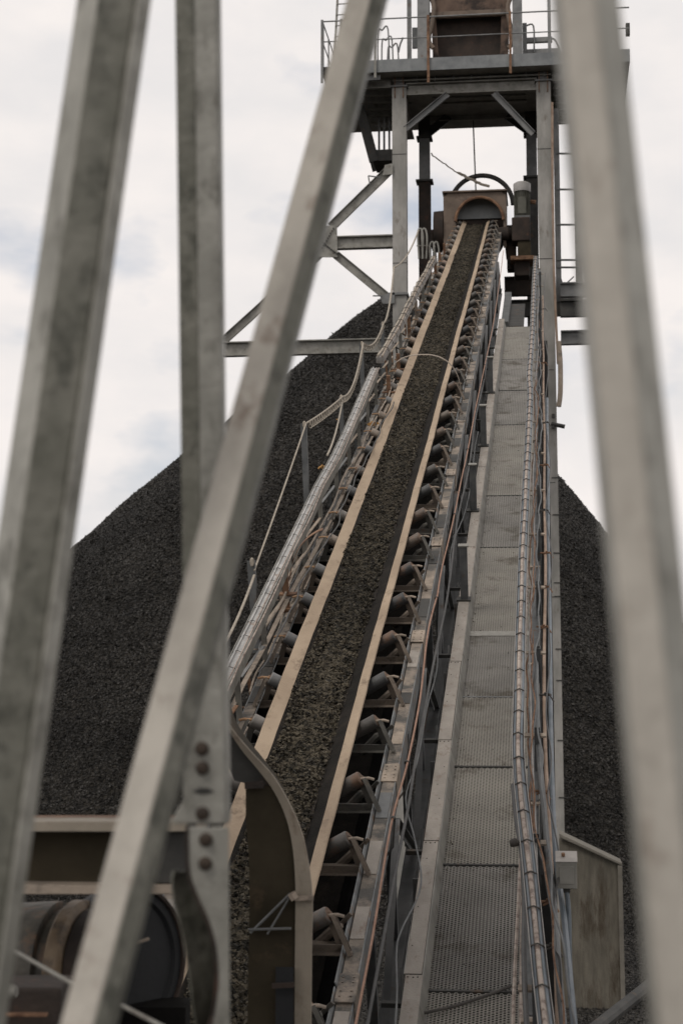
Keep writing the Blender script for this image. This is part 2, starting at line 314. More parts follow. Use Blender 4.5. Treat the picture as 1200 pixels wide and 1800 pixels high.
# chunks lying over the camera side of the heap and the ground before it
n = 560000
px = rng.uniform(-60, 1260, n); Yc = rng.uniform(36, 92, n)
fx = np.array(Fv)[None]*1.0
X_ = []
d0 = np.array(Fv)[:, None]+np.array(Rv)[:, None]*((px-600)/FPX)[None]
xs = d0[0]/d0[1]*Yc
zs = heap_z(xs, Yc)
P = np.stack([xs, Yc, zs], 1)
keep = (xs > APEX.x-48) & (Yc < APEX.y+5)
P = P[keep]; dist = P[:, 1]
o = fast_mesh('coal_chunks', *lumps(P, rng.uniform(.024, .060, len(P))*np.where(rng.uniform(0, 1, len(P)) > .99, 2.0, 1)*(dist/60)**.8, .55, False), 'coal_chunk')
tag(o, 'loose coal chunks scattered over the slope of the heap and the ground at its foot', 'coal', kind='stuff')

# ------------------------------------------------------------------ belt conveyor
XC = -1.97; S0, S1 = 3.0, 51.2
conv = thing('belt_conveyor', 'long inclined troughed belt conveyor climbing to the steel tower, rows of rollers along both edges', 'conveyor', mw=FRM.copy())
BX = [-.405, -.285, -.15, .15, .285, .395]; BN = [.055, .0, -.075, -.075, .0, .055]
def bn(x): return np.interp(x, BX, BN)
# belt: dense ribbon so that edges waver a little; dust-tan rims
def belt_mesh():
    xs_ = [-.405, -.345, -.29, -.284, -.15, .0, .15, .302, .308, .35, .395]; ss = np.arange(S0, S1+.01, .2)
    mb = MB(); 
    vs = []; 
    for s in ss:
        wob = .004*math.sin(s*.35)+.003*math.sin(s*1.1+1)+random.uniform(-.0015, .0015); sag = .004*math.cos((s-9.93)*2*math.pi/1.073)
        for x in xs_: vs.append((XC+x+wob, s, float(bn(x))+sag))
    k = len(xs_); n = len(ss)
    fs = [(i*k+j, i*k+j+1, (i+1)*k+j+1, (i+1)*k+j) for i in range(n-1) for j in range(k-1)]
    mb.add(vs, fs, False)
    return mb, k-1
mb, kk = belt_mesh()
belt = fpart(mb, 'belt', 'belt', conv)
belt.data.materials.append(mat('belt_rim_dust', (.31, .235, .165), (.43, .335, .24), 1.8, .9, 0, .3, 40, (.22, .165, .115), .60, 7, (1, .3, 1)))
for i, p in enumerate(belt.data.polygons):
    j = i % kk
    if j in (0, 1, kk-1, kk-2): p.material_index = 1
    if p.center.y > 48.2 and j in (0, 1): p.material_index = 1
md = belt.modifiers.new('thickness', 'SOLIDIFY'); md.thickness = .014; md.offset = -1
belt.data.update()
mbr = MB(); mbr.add([(XC-.40, S0, -.62), (XC+.40, S0, -.62), (XC+.40, S1, -.62), (XC-.40, S1, -.62), (XC-.40, S0, -.635), (XC+.40, S0, -.635), (XC+.40, S1, -.635), (XC-.40, S1, -.635)],
    [(0,1,2,3),(7,6,5,4),(0,4,5,1),(2,6,7,3),(1,5,6,2),(0,3,7,4)])
fpart(mbr, 'return_belt', 'belt', conv)
# black sheets added under and beside the runs, standing in for shade in the gap
fpart(MB().box((XC-.66, S0, -.665), (XC+.66, S1, -.65)), 'gap_shade_sheet', 'shade_black', conv)
fpart(MB().box((XC+.655, S0, -.65), (XC+.665, S1, -.30)), 'side_shade_sheet', 'shade_black', conv)
fpart(MB().box((XC-.665, S0, -.65), (XC-.655, S1, -.30)), 'side_shade_sheet', 'shade_black', conv)
# stringers: sections of channel with upstanding lips, splice plates
def stringer(x, sgn):
    seg = 3.22; s = S0
    while s < S1-.5:
        e = min(s+seg-.012, S1); dz = random.uniform(-.008, .008)
        a, b = x-.05, x+.05
        mb = MB().sweep([(-.05, 0), (.05, 0), (.05, .008), (-.05, .008)], (x, s, -.20+dz), (x, e, -.20+dz), (0, 0, 1))
        o_ = fpart(mb, 'stringer', 'stringer', conv, .002)
        MB().box((x+sgn*.051, s, -.43+dz), (x+sgn*.058, e, -.188+dz)).build('web', 'stringer_lip', o_)
        mb = MB().sweep([(-.004, 0), (.004, 0), (-.016*sgn, .062), (-.024*sgn, .062)], (x-sgn*.056, s+.01, -.22+dz), (x-sgn*.056, e-.01, -.22+dz), (0, 0, 1))
        mb.build('lip', 'stringer_lip', o_)
        for q in (.7, 1.6, 2.5):
            if s+q+.5 < e:
                MB().box((x-.047, s+q-.1, -.1915+dz), (x+.047, s+q+random.uniform(.1, .5), -.186+dz)).build('dirt_plate', random.choice(['steel_dark', 'steel_dark', 'dusty', 'post', 'walk_channel']), o_)
        mb = MB().box((x-.062, e-.16, -.184), (x+.064, e+.17, -.176))
        for q in (-.1, -.04, .06, .12):
            for xx in (-.035, .035): mb.lathe((x+xx, e+q, -.176), (0, 0, 1), [(0, .007), (.007, .007), (.007, 0)], 6)
        mb.box((x+sgn*.059, e-.16, -.40), (x+sgn*.066, e+.17, -.184))
        mb.build('splice_plate', random.choice(['dusty', 'stringer', 'walk_channel']), o_)
        s += seg
stringer(-1.285, 1); stringer(-2.655, -1)
# truss below: lower chords, posts, diagonals
for x in (-1.22, -2.72):
    mb = MB().hbeam((x, S0, -1.45), (x, 47, -1.45), .12, .14, (0, 0, 1)); fpart(mb, 'bottom_chord', 'steel', conv)
    s = 4.0; k = 0
    while s < 46:
        fpart(MB().ang((x, s, -1.38), (x, s, -.30), .07, .008, (0, 1, 0)), 'truss_post', 'post', conv)
        a, b = ((x, s, -1.38), (x, s+1.6, -.31)) if k % 2 == 0 else ((x, s, -.31), (x, s+1.6, -1.38))
        fpart(MB().ang(a, b, .055, .007, (1, 0, 0)), 'truss_diagonal', 'steel', conv)
        s += 1.62; k += 1
# idlers: 40 sets
def make_idler(rm, am, tilt):
    mb = MB()
    mb.ang((XC-.64, 0, -.22), (XC+.64, 0, -.22), .055, .007, (0, 0, 1))
    mb.tube([(XC-.60, .22, -.30), (XC+.60, .22, -.30)], .03, 8)
    for sg in (-1, 1):
        e = Vector((XC+sg*.548, -.012, .058)); f = Vector((XC+sg*.665, -.10, -.185))
        mb.sweep([(-.022, -.004), (.022, -.004), (.022, .004), (-.022, .004)], e, f, (sg, 0, .55))
        mb.sweep([(.0225, -.004), (.028, -.004), (.026, .026), (.0205, .026)], e, f, (sg, 0, .55))
        mb.sweep([(-.028, -.004), (-.0225, -.004), (-.0205, .018), (-.026, .018)], e, f, (sg, 0, .55))
        mb.lathe(f+Vector((0, .01, -.01)), (0, 0, 1), [(0, .018), (.03, .018), (.03, 0)], 6)
        mb.bar((XC+sg*.17, 0, -.21), (XC+sg*.17, 0, -.13), .05, .008, (1, 0, 0))
        mb.bar((XC+sg*.53, .03, .01), (XC+sg*.60, .03, -.22), .05, .010, (0, 1, 0))
    for sg in (-1, 1):
        mb.tube([(XC+sg*.36, .27, -.36), (XC+sg*(.50+tilt), .25, -.20), (XC+sg*(.56+tilt), .24, -.16)], [.035, .035, .018], 8)
        mb.bar((XC+sg*.50, .36, -.28), (XC+sg*.63, .30, -.12+tilt), .03, .010, (0, 1, 0))
    o_ = mb.build('idler', am, conv)
    for sg in (-1, 1):
        e = Vector((XC+sg*.548, -.012, .064))
        MB().tube([e+Vector((-sg*.03, 0, -.012)), e+Vector((sg*.04, -.02, .006)), e+Vector((sg*.085, -.025, -.004))], [.013, .012, .011], 7).build('axle_pin', 'dusty' if sg > 0 else 'rust_tan', o_)
        d = Vector((sg*math.cos(R(30)), 0, math.sin(R(30)))); st = Vector((XC+sg*.17, 0, -.155)); ln = .415
        r = MB().lathe(st, d, [(0, 0), (0, .054), (.008, .060), (ln-.010, .060), (ln, .052), (ln, .02), (ln+.012, .02), (ln+.02, .012), (ln+.02, 0)], 20)
        for i in range(len(r.sm)): r.sm[i] = (i//20) in (1, 2, 3)
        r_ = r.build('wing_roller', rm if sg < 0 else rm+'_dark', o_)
        r_.data.materials.append(M['roller_end'])
        for p in r_.data.polygons:
            if (p.center-st).dot(d) > ln-.004: p.material_index = 1
    return o_
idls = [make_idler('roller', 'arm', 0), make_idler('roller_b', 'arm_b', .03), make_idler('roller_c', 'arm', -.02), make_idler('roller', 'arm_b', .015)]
for q in range(4): idls[q].location = (0, 9.93+(q-6)*1.073, 0)
for i in range(-2, 39):
    src = random.choice(idls); c = src.copy(); C.objects.link(c); c.location = (random.uniform(-.010, .010), 9.93+i*1.073+random.uniform(-.02, .02), random.uniform(-.006, .006)); c.parent = conv
    c.rotation_euler = (random.uniform(-.02, .02), random.uniform(-.002, .002), random.uniform(-.02, .02))
    for ch in list(src.children):
        g = ch.copy(); C.objects.link(g); g.parent = c
# second row of small return rollers under the belt edge
ret = MB().lathe((XC-.52, 0, -.70), (1, 0, 0), [(0, 0), (0, .045), (1.04, .045), (1.04, 0)], 14).build('return_roller', 'roller', conv); ret.location = (0, 5.2, 0)
for i in range(1, 20):
    c = ret.copy(); C.objects.link(c); c.location = (0, 5.2+i*2.4, 0)
# impact rollers seen behind the first ones on the right (lower row)
def hoop(s, x0, x1, ht, a0, a1, wd, m1, n0=-.15, lean=0.0):
    pts = []; mb = MB(); cx = (x0+x1)/2; rx = (x1-x0)/2
    K = 26; prev = None
    for k in range(K+1):
        a = a0+(a1-a0)*k/K; c_, s_ = math.cos(a), math.sin(a)
        q = Vector((cx-rx*(abs(c_)**.8)*(1 if c_ >= 0 else -1), s+lean*max(s_, 0), n0+ht*max(s_, 0)**.85))
        pts.append(q)
    for i in range(K):
        p, q = pts[i], pts[i+1]; t = (q-p).normalized(); nr = Vector((t.z, 0, -t.x))
        if nr.length < .1: nr = Vector((1, 0, 0))
        mb.add([p+Vector((0, -wd/2, 0)), q+Vector((0, -wd/2, 0)), q+Vector((0, wd/2, 0)), p+Vector((0, wd/2, 0)),
                p+Vector((0, -wd/2, 0))-nr*.006, q+Vector((0, -wd/2, 0))-nr*.006, q+Vector((0, wd/2, 0))-nr*.006, p+Vector((0, wd/2, 0))-nr*.006],
               [(0,1,2,3),(7,6,5,4),(0,4,5,1),(3,2,6,7)] + ([(0, 3, 7, 4)] if i == 0 else []) + ([(1, 5, 6, 2)] if i == K-1 else []))
    return fpart(mb, 'guard_hoop', m1, conv)
_, sh = on_n(799, 692, -.1)
hoop(sh, -2.60, -1.36, .70, 0, math.pi, .075, 'dusty')
_, s2 = on_n(540, 1010, .1)
hoop(s2, -2.72, -1.45, .78, .05, math.pi*.40, .085, 'rust')
# ---- coal on the belt
ss = np.arange(S0, 50.6, .035); xs_ = np.linspace(-.262, .205, 26); XX, SS = np.meshgrid(xs_, ss)
def coal_n(x, s):
    e = .012*np.sin(s*2.3)+.008*np.sin(s*5.9)
    xr = (x-e+.03)/.238
    top = bn(x)+.012+(.058+.016*np.sin(s*.9)+.010*np.sin(s*2.7+1))*np.clip(1-xr**2, 0, 1)**.7
    return top + (vnoise(x, s, 14, 5)-.5)*.022+(vnoise(x, s, 4, 6)-.5)*.03
NN = coal_n(XX, SS); V = np.stack([XX.ravel()+XC, SS.ravel(), NN.ravel()-.008], 1)
k = len(xs_); ii = (np.arange(len(ss)-1)[:, None]*k+np.arange(k-1)[None]).ravel(); T = np.stack([ii, ii+1, ii+k+1, ii+k], 1)
nl = 62000
s_ = S0+4+(50.4-S0-4)*rng.uniform(0, 1, nl)**1.35; x_ = rng.normal(0, .12, nl)-.03; x_ = np.where(x_ > .19, .19-np.abs(rng.normal(0, .05, nl)), x_); x_ = np.clip(x_, -.255+.02*np.sin(s_*3), .215+.015*np.sin(s_*4.3)+.012*np.sin(s_*1.3))
sz = rng.uniform(.007, .021, nl)*np.where(rng.uniform(0, 1, nl) > .985, 1.7, 1)*(1+(s_ > 25)*.15)
Pl = np.stack([x_+XC, s_, coal_n(x_, s_)+sz*.2], 1)
cl = fast_mesh('coal_load', V, T, 'coal_bed'); cl.matrix_world = FRM
tag(cl, 'dark bed of crushed coal riding in the trough of the conveyor belt', 'coal', kind='stuff')
lv, lt = lumps(Pl, sz, .6, True)
c2 = fast_mesh('coal_lumps', lv, lt, 'coal_belt'); c2.matrix_world = FRM
tag(c2, 'small coal lumps lying on top of the coal bed on the belt', 'coal', kind='stuff')

# ------------------------------------------------------------------ walkway
NW = -.60
walk = thing('walkway', 'inclined walkway with perforated metal floor panels to the right of the conveyor', 'walkway', mw=FRM.copy())
def perf_panel(x0, x1, s0, s1, n, pitch=.0265, m='grating'):
    cols = int((x1-x0)/(pitch*.866)); rows = int((s1-s0)/pitch)
    cx, cy = np.meshgrid(np.arange(cols), np.arange(rows)); cx = cx.ravel().astype(float); cy = cy.ravel().astype(float)
    X_ = x0+pitch*.866*(cx+.5); Y_ = s0+pitch*(cy+.25+.5*(cx % 2))
    a = np.arange(6)*math.pi/3; ro = pitch/math.sqrt(3); ri = pitch*.375
    def ring(r, dn): return np.stack([X_[:, None]+r*np.cos(a), Y_[:, None]+r*np.sin(a), np.full((len(X_), 6), n+dn)], 2)
    Vv = np.stack([ring(ro, -.002), ring(ri*1.3, .004), ring(ri, .002), ring(ri*.99, -.002)], 1).reshape(-1, 3)
    b = (np.arange(len(X_))*24)[:, None]; fs = []
    for l in range(3):
        for k in range(6): fs.append(np.stack([b[:, 0]+l*6+k, b[:, 0]+l*6+(k+1) % 6, b[:, 0]+(l+1)*6+(k+1) % 6, b[:, 0]+(l+1)*6+k], 1))
    return fast_mesh('floor_panel', Vv, np.concatenate(fs), m, walk)
cuts = [7.6, 10.1, 11.89, 13.7, 15.3, 17.1, 20.19, 22.6, 26.9, 29.6, 32.5, 36.2]
XL, XR = -.83, -.16
for i in range(len(cuts)-1):
    a, b = cuts[i], cuts[i+1]; dn = (i % 2)*.006
    perf_panel(XL, XR, a+.012, b-.012, NW+dn, (.029 if a < 20 else .034), 'grating_b' if i in (1, 4, 6, 8, 9) else 'grating')
    mb = MB().box((XL, a-.010, NW-.05), (XR, a+.010, NW+.010))
    fpart(mb, 'cross_bar', 'steel_dark' if i != 4 else 'post', walk)
fpart(MB().box((XL, 17.0, NW-.09), (XR, 17.14, NW+.012)), 'cross_bar', 'galv', walk)
# side channels, in sections
def channel_sections(x, seg, s0, s1, top, side, m):
    s = s0
    while s < s1:
        e = min(s+seg-.015, s1); mb = MB(); dx = random.uniform(-.006, .006)
        b = .108; t = .008; h = .17
        pr = [(0, -h), (t, -h), (t, -t), (b, -t), (b, -.05), (b+t, -.05), (b+t, 0), (0, 0)]
        if side < 0: pr = [(b-q, z) for q, z in pr][::-1]
        mb.sweep(pr, (x+dx, s, top), (x+dx, e, top), (0, 0, 1))
        o_ = fpart(mb, 'side_channel', m, walk, .003)
        mb = MB()
        for q, u in ((.03, .02), (.035, .055), (.03, .088)): mb.lathe((x+dx+u+random.uniform(-.005, .005), e-q, top), (0, 0, 1), [(0, .006), (.004, .006), (.004, 0)], 6)
        for q in range(3): mb.lathe((x+dx+random.uniform(.02, .09), s+random.uniform(.2, 1.8), top), (0, 0, 1), [(0, .005), (.003, .005), (.003, 0)], 6)
        mb.build('bolts', 'gaff', o_)
        s += seg
channel_sections(-.98, 1.95, 6.2, 36.5, NW+.13, 1, 'walk_channel')
fpart(MB().box((XL, 7.6, NW-.34), (XR+.2, 36.3, NW-.33)), 'under_shade_sheet', 'shade_black', walk)  # black sheet added below; the dark under the floor is in its colour
fpart(MB().sweep([(0, 0), (.006, 0), (-.026, .124), (-.032, .124)], (-.832, 6.2, NW-.001), (-.832, 36.5, NW-.001), (0, 0, 1)), 'kick_plate', 'galv', walk)
fpart(MB().chan((-.158, 6.2, NW-.02), (-.158, 36.5, NW-.02), .04, .12, .007, (0, 0, 1), 1), 'side_channel', 'walk_channel', walk)
ns = 420; sx = np.where(rng.uniform(0, 1, ns) < .6, rng.normal(-.80, .03, ns), rng.uniform(-.82, -.2, ns)); sxs = rng.uniform(8, 34, ns)
v_, f_ = lumps(np.stack([sx, sxs, np.full(ns, NW+.012)], 1), rng.uniform(.003, .007, ns), .6); o_ = fast_mesh('coal_spill', v_, f_, 'coal_belt'); o_.matrix_world = FRM
tag(o_, 'small spilled coal crumbs lying on the perforated walkway floor', 'coal', kind='stuff')
# posts on the left channel, short stubs with caps
for px_, y0, y1 in ((816, 1053, 940), (832, 897, 800), (850, 783, 697), (862, 690, 612)):
    x0, s0 = on_n(px_, y0, NW+.14)
    mb = MB(); up = .62
    mb.box((x0-.042, s0-.03, NW+.13), (x0+.042, s0+.03, NW+.13+up)); 
    o_ = fpart(mb, 'stub_post', 'post', walk, .004)
    MB().box((x0-.055, s0-.045, NW+.13+up), (x0+.055, s0+.045, NW+.145+up)).build('cap', 'galv', o_)
    MB().box((x0-.09, s0-.06, NW+.13), (x0+.07, s0+.06, NW+.15)).build('foot_plate', 'steel_dark', o_)
# hangers / truss legs below the walkway on its left side with struts to the conveyor
for k, s in enumerate(np.arange(7.4, 37, 2.15)):
    fpart(MB().ang((-.99, s, NW-1.5), (-.99, s, NW-.02), .06, .007, (0, 1, 0)), 'hanger', 'steel', walk)
    fpart(MB().bar((-1.12, s+.3, -.55), (-.97, s+.3, -.55), .035, .035), 'strut', 'steel_dark', walk)
    fpart(MB().tube([(-.99, s, NW-1.4), (-1.05, s+1.0, NW-.1)], .012, 6), 'tie_rod', 'steel', walk)
# dark posts and flat bar on the right side carrying the hand rail
for k, s in enumerate(np.arange(6.9, 38, 1.82)):
    mb = MB().chan((-.075, s, NW-.30), (-.075, s, NW+.93), .045, .075, .006, (0, 1, 0), 1)
    o_ = fpart(mb, 'rail_post', 'post', walk, .002)
    MB().box((-.20, s-.03, NW+.87), (-.03, s+.03, NW+.885)).build('bracket', 'dusty', o_)
for s in np.arange(6.0, 38, 2.9):
    fpart(MB().box((-.175+random.uniform(-.004, .004), s, -.02), (-.09, s+2.86, -.008)), 'flat_bar', 'post', walk)
    fpart(MB().box((-.090, s, -.03), (-.084, s+2.86, .004)), 'bar_edge', 'galv', walk)
    fpart(MB().box((-.19, s+2.80, -.03), (-.08, s+2.84, .01)), 'bar_joint', 'dusty', walk)
fpart(MB().tube([Vector((-.215+.01*math.sin(s*1.3), s, .22+.01*math.sin(s*2.2))) for s in np.arange(6.5, 38.5, .35)], .012, 7), 'fringe_cable', 'cable_pink', walk)
# landing plates at the top of the walkway
fpart(MB().box((-.93, 36.3, NW-.06), (-.78, 40.5, NW+.10)), 'end_plate', 'post', walk)
fpart(MB().box((-.78, 36.3, NW-.02), (-.45, 39.3, NW)), 'landing', 'steel_dark', walk)

# ------------------------------------------------------------------ cable tray and cables on the right rail
def path_n(pts, n, ext=True): return [Vector((*on_n(a, b, n if not isinstance(n, list) else n[i]), n if not isinstance(n, list) else n[i])) for i, (a, b) in enumerate(pts)]
tpx = [(972, 1900), (948, 1700), (930, 1520), (911, 1335), (912, 1210), (917, 1010), (924, 850), (931, 700), (930, 652), (935, 580), (938, 500), (941, 450)]
tp = smooth_path(path_n(tpx, .46), 5)
tray = thing('cable_tray', 'pale cable tray bound with many dark ties running up the right side of the walkway', 'cable tray', mw=FRM.copy())
def ribbon(pts, u0, u1, n0, n1, cls=MB):
    mb = MB(); k = len(pts); vs = []
    for p in pts: vs += [p+Vector((u0, 0, n0)), p+Vector((u1, 0, n0)), p+Vector((u1, 0, n1)), p+Vector((u0, 0, n1))]
    fs = [(i*4+j, i*4+(j+1) % 4, i*4+4+(j+1) % 4, i*4+4+j) for i in range(k-1) for j in range(4)]+[(0, 1, 2, 3), (4*k-1, 4*k-2, 4*k-3, 4*k-4)]
    return mb.add(vs, fs)
fpart(ribbon(tp, -.043, .043, -.035, -.028), 'tray', 'tray', tray)
fpart(ribbon(tp, -.046, -.042, -.034, .006), 'tray_rim', 'tray', tray)
fpart(ribbon(tp, .042, .046, -.034, .006), 'tray_rim', 'tray', tray)
def cab(pts, du, dn, r, name, m, par, wob=.004):
    ph = random.uniform(0, 6)
    fpart(MB().tube([p+Vector((du+wob*math.sin(p.y*2.1+ph), 0, dn+wob*.5*math.sin(p.y*3.3+ph))) for p in pts], r, 8), name, m, par)
cab(tp, -.004, -.008, .016, 'cable', 'cable_pink', tray)
cab(tp, .028, -.012, .011, 'cable', 'cable_blue', tray)
cab(tp, -.030, -.014, .010, 'cable', 'cable_blue2', tray)
cab(tp, .013, -.016, .009, 'cable', 'tray', tray)
# ties every 0.42 m along the run
def ties(pts, step, wd, par, n0=-.04, n1=.020, m='tie', s_from=7.0, tall=.012):
    acc = 0; last = pts[0]; protos = None
    for p in pts[1:]:
        seg = (p-last).length; t = step-acc
        while t <= seg:
            q = last.lerp(p, t/seg)
            if q.y > s_from:
                if protos is None:
                    mb = MB(); mb.tube([(-wd, 0, n0+.02), (-wd*.8, 0, n1-.012), (-.02, 0, n1-.004), (.0, -.004, n1+.006), (.02, 0, n1-.004), (wd*.8, 0, n1-.012), (wd, 0, n0+.02)], tall*.55, 5)
                    protos = mb.build('cable_tie', m, par); protos.location = q
                else:
                    c = protos.copy(); C.objects.link(c); c.location = q; c.rotation_euler = (0, 0, random.uniform(-.12, .12))
            t += step
        acc = (acc+seg) % step; last = p
ties(tp, .44, .042, tray, -.03, .012, 'tie', 7.0, .010)
pp_left = smooth_path(path_n([(395, 1262), (428, 1195), (470, 1120), (520, 1020), (555, 960), (590, 890), (628, 812), (668, 735), (700, 670)], .02), 4)
# loose runs beside it
def run(name, label, px_list, n, r, m, wob=.01, sub=6, seg=8):
    pts = smooth_path(path_n(px_list, n), sub); ph = random.uniform(0, 6)
    mb = MB().tube([p+Vector((wob*math.sin(p.y*1.1+ph), 0, wob*math.sin(p.y*.9+ph*2))) for p in pts], r, seg)
    o_ = mb.build(name, m); o_.matrix_world = FRM; return tag(o_, label, 'cable' if 'pipe' not in name and 'conduit' not in name else 'pipe')
run('thin_cable', 'thin pale cable sagging just right of the tie bound cable tray', [(968, 1900), (953, 1650), (940, 1480), (931, 1330), (932, 1200), (935, 1000), (938, 850), (942, 700), (944, 600), (946, 500)], .30, .008, 'tray', .016)
run('tan_conduit', 'tan brown conduit pipe running between the handrail posts and the tower column', [(985, 1900), (976, 1640), (967, 1517), (957, 1320), (957, 1100), (957, 900), (955, 700), (953, 520)], .12, .015, 'pipe_tan', .006)
run('blue_conduit', 'blue grey conduit pipe beside the tan one, bending right towards the junction box', [(1016, 1900), (1003, 1760), (990, 1620), (975, 1500), (971, 1400), (968, 1267), (965, 1100), (963, 900), (961, 700)], .05, .019, 'cable_blue', .004)
run('grey_conduit', 'thick dark grey conduit under the bend of the right cable tray', [(1000, 1900), (985, 1740), (972, 1580), (962, 1500), (952, 1400), (944, 1300), (942, 1150)], .20, .022, 'post', .005)
run('dark_hose', 'dark hose hanging left of the cable tray over the edge of the floor panels', [(930, 1900), (919, 1745), (917, 1650), (919, 1580), (916, 1500), (908, 1440), (903, 1380)], .30, .016, 'cable_black', .01)
run('pink_cable', 'frayed pale pink cable running along the lower right edge of the walkway floor', [(915, 1900), (915, 1720), (916, 1620), (918, 1540), (921, 1480)], -.2, .014, 'cable_pink', .006)
run('knotted_wire', 'thin dark wire twisting around the conduits up the tower side', [(990, 1760), (985, 1690), (975, 1665), (972, 1590), (980, 1520), (967, 1440), (960, 1400), (968, 1330), (961, 1250), (968, 1150), (961, 1060), (968, 980), (960, 900), (966, 820), (958, 740), (962, 640), (955, 560), (958, 480)], .22, .006, 'cable_black', .012)
run('floor_rope', 'thin dark rope lying across the walkway floor at the bottom of the photo', [(738, 1782), (800, 1768), (860, 1748), (905, 1730), (940, 1716)], NW+.03, .011, 'tie', .004)
# clamps that hold the conduits
for k, (cx, cy) in enumerate([(968, 1668), (962, 1590), (950, 1395), (958, 1225), (955, 1105), (958, 1035), (960, 975), (956, 900), (957, 820), (958, 745), (955, 640), (955, 545)]):
    x, s = on_n(cx, cy, .12)
    mb = MB().bar((x-.07, s, .14), (x+.05, s, .14), .022, .012); mb.tube([(x-.03, s-.01, .12), (x+.03, s-.03, .16), (x+.07, s-.06, .10)], .007, 6); mb.lathe((x+.0, s, .14), (0, 0, 1), [(0, .012), (.02, .012), (.02, 0)], 6)
    o_ = mb.build('pipe_clamp', random.choice(['tie', 'steel_dark', 'rust'])); o_.matrix_world = FRM
    tag(o_, 'small rusty clamp holding the conduits on the right of the walkway', 'clamp', 'clamps along the conduit run')
# knob and grip on the rail at left of the tray
x, s = on_n(903, 1483, .3)
o_ = MB().lathe((x-.03, s, .3), (1, .1, .2), [(0, 0), (0, .02), (.02, .03), (.05, .028), (.06, .012), (.14, .012), (.14, 0)], 12).build('valve_knob', 'tie'); o_.matrix_world = FRM
tag(o_, 'small dark round knob sticking out of the cable tray over the floor panels', 'knob')

def wires(count, base, dx, n0, n1, r, m, name, label, group, wob):
    for k in range(count):
        ph = random.uniform(0, 9); a0_ = random.uniform(*dx); nn = random.uniform(n0, n1); i0 = random.randint(0, len(base)//3); i1 = random.randint(2*len(base)//3, len(base))
        pts = [p+Vector((a0_+wob*(math.sin(p.y*1.7+ph)+.6*math.sin(p.y*4.3+ph*2)), 0, nn-p.z+wob*math.sin(p.y*2.9+ph))) for p in base[i0:i1]]
        dense = smooth_path(pts, 4)
        o_ = MB().tube([p+Vector((wob*.5*math.sin(p.y*7+ph), 0, 0)) for p in dense], r*random.uniform(.7, 1.3), 6).build(name, random.choice(m)); o_.matrix_world = FRM
        tag(o_, label, 'wire', group)
wires(5, tp, (.05, .20), .05, .42, .007, ['cable_black', 'post', 'tray', 'rust'], 'loose_wire', 'thin loose wire winding along the conduits right of the cable tray', 'loose wires right of the cable tray', .014)
wires(4, pp_left, (-.10, .16), -.3, .12, .009, ['cable_black', 'dusty', 'rust', 'post'], 'trailing_wire', 'dirty loose wire trailing between the left cable tray and the rollers', 'loose wires by the left rollers', .018)
# junction box
jx0, js = on_n(974, 1563, .05)
jb = thing('junction_box', 'grey metal junction box with pale lid at the foot of the tower column, lower right', 'junction box', on_Y(993, 1560, 11.4))
def yb(a, b, Y): return on_Y(a, b, Y)
p0 = on_Y(977, 1562, 11.4); p1 = on_Y(1013, 1515, 11.4)
part(MB().box((p0.x, 11.4, p0.z), (p1.x, 11.55, p1.z)), 'body', 'box_grey', jb, .004)
part(MB().box((p0.x+.02, 11.392, p0.z+.03), (p1.x-.02, 11.398, p1.z-.03)), 'door', 'box_grey', jb, .003)
pt = on_Y(977, 1490, 11.55).z
part(MB().add([(p0.x-.004, 11.39, p1.z), (p1.x+.004, 11.39, p1.z), (p1.x+.004, 11.56, p1.z+.055), (p0.x-.004, 11.56, p1.z+.055), (p0.x-.004, 11.56, p1.z), (p1.x+.004, 11.56, p1.z)],
     [(0,1,2,3),(0,4,5,1),(3,2,5,4),(0,3,4),(1,5,2)]), 'lid', 'box_lid', jb, .002)
part(MB().lathe(Vector(((p0.x+p1.x)/2-.02, 11.47, p1.z+.03)), (0, -.3, 1), [(0, .012), (.02, .012), (.02, 0)], 8), 'lock', 'rust', jb)
part(MB().lathe(Vector(((p0.x+p1.x)/2, 11.47, p0.z-.035)), (0, 0, 1), [(0, 0), (0, .022), (.035, .026), (.035, 0)], 8), 'gland', 'cable_black', jb)
cp = [Vector(((p0.x+p1.x)/2, 11.47, p0.z-.02)), on_Y(999, 1610, 11.4), on_Y(1001, 1700, 11.3), on_Y(1010, 1800, 11.1), on_Y(1018, 1900, 11.0)]
part(MB().tube(smooth_path(cp, 6), .016, 8), 'conduit', 'cable_blue', jb)

# pull cord
cord_px = [(618, 1840), (625, 1800), (655, 1644), (687, 1450), (716, 1340), (738, 1228), (752, 1110), (770, 1040)]
o_ = MB().tube(smooth_path(path_n(cord_px, .10), 5), .0085, 8).build('pull_cord', 'cord'); o_.matrix_world = FRM
tag(o_, 'salmon pull cord along the right side of the conveyor, lower span in the foreground', 'cord')
cord_px = [(768, 1050), (776, 1000), (795, 920), (810, 845), (822, 790), (835, 720), (852, 640), (868, 560), (880, 475), (884, 440)]
o_ = MB().tube(smooth_path(path_n(cord_px, .10), 5), .008, 8).build('pull_cord', 'cord'); o_.matrix_world = FRM
tag(o_, 'salmon pull cord along the right side of the conveyor, upper span rising to the tower', 'cord')
for (cx, cy) in [(693, 1440), (716, 1341), (768, 1052), (800, 905), (822, 790), (852, 642)]:
    x, s = on_n(cx, cy, .1)
    mb = MB().tube([(x, s, .10), (x-.02, s, -.12), (x-.08, s-.02, -.2)], .008, 6); mb.lathe((x-.01, s, .1), (0, 1, 0), [(0, .018), (.02, .018), (.02, .01)], 8)
    o_ = mb.build('cord_bracket', 'steel_dark'); o_.matrix_world = FRM
    tag(o_, 'small dark bracket holding the salmon pull cord above the right stringer', 'bracket', 'pull cord brackets')
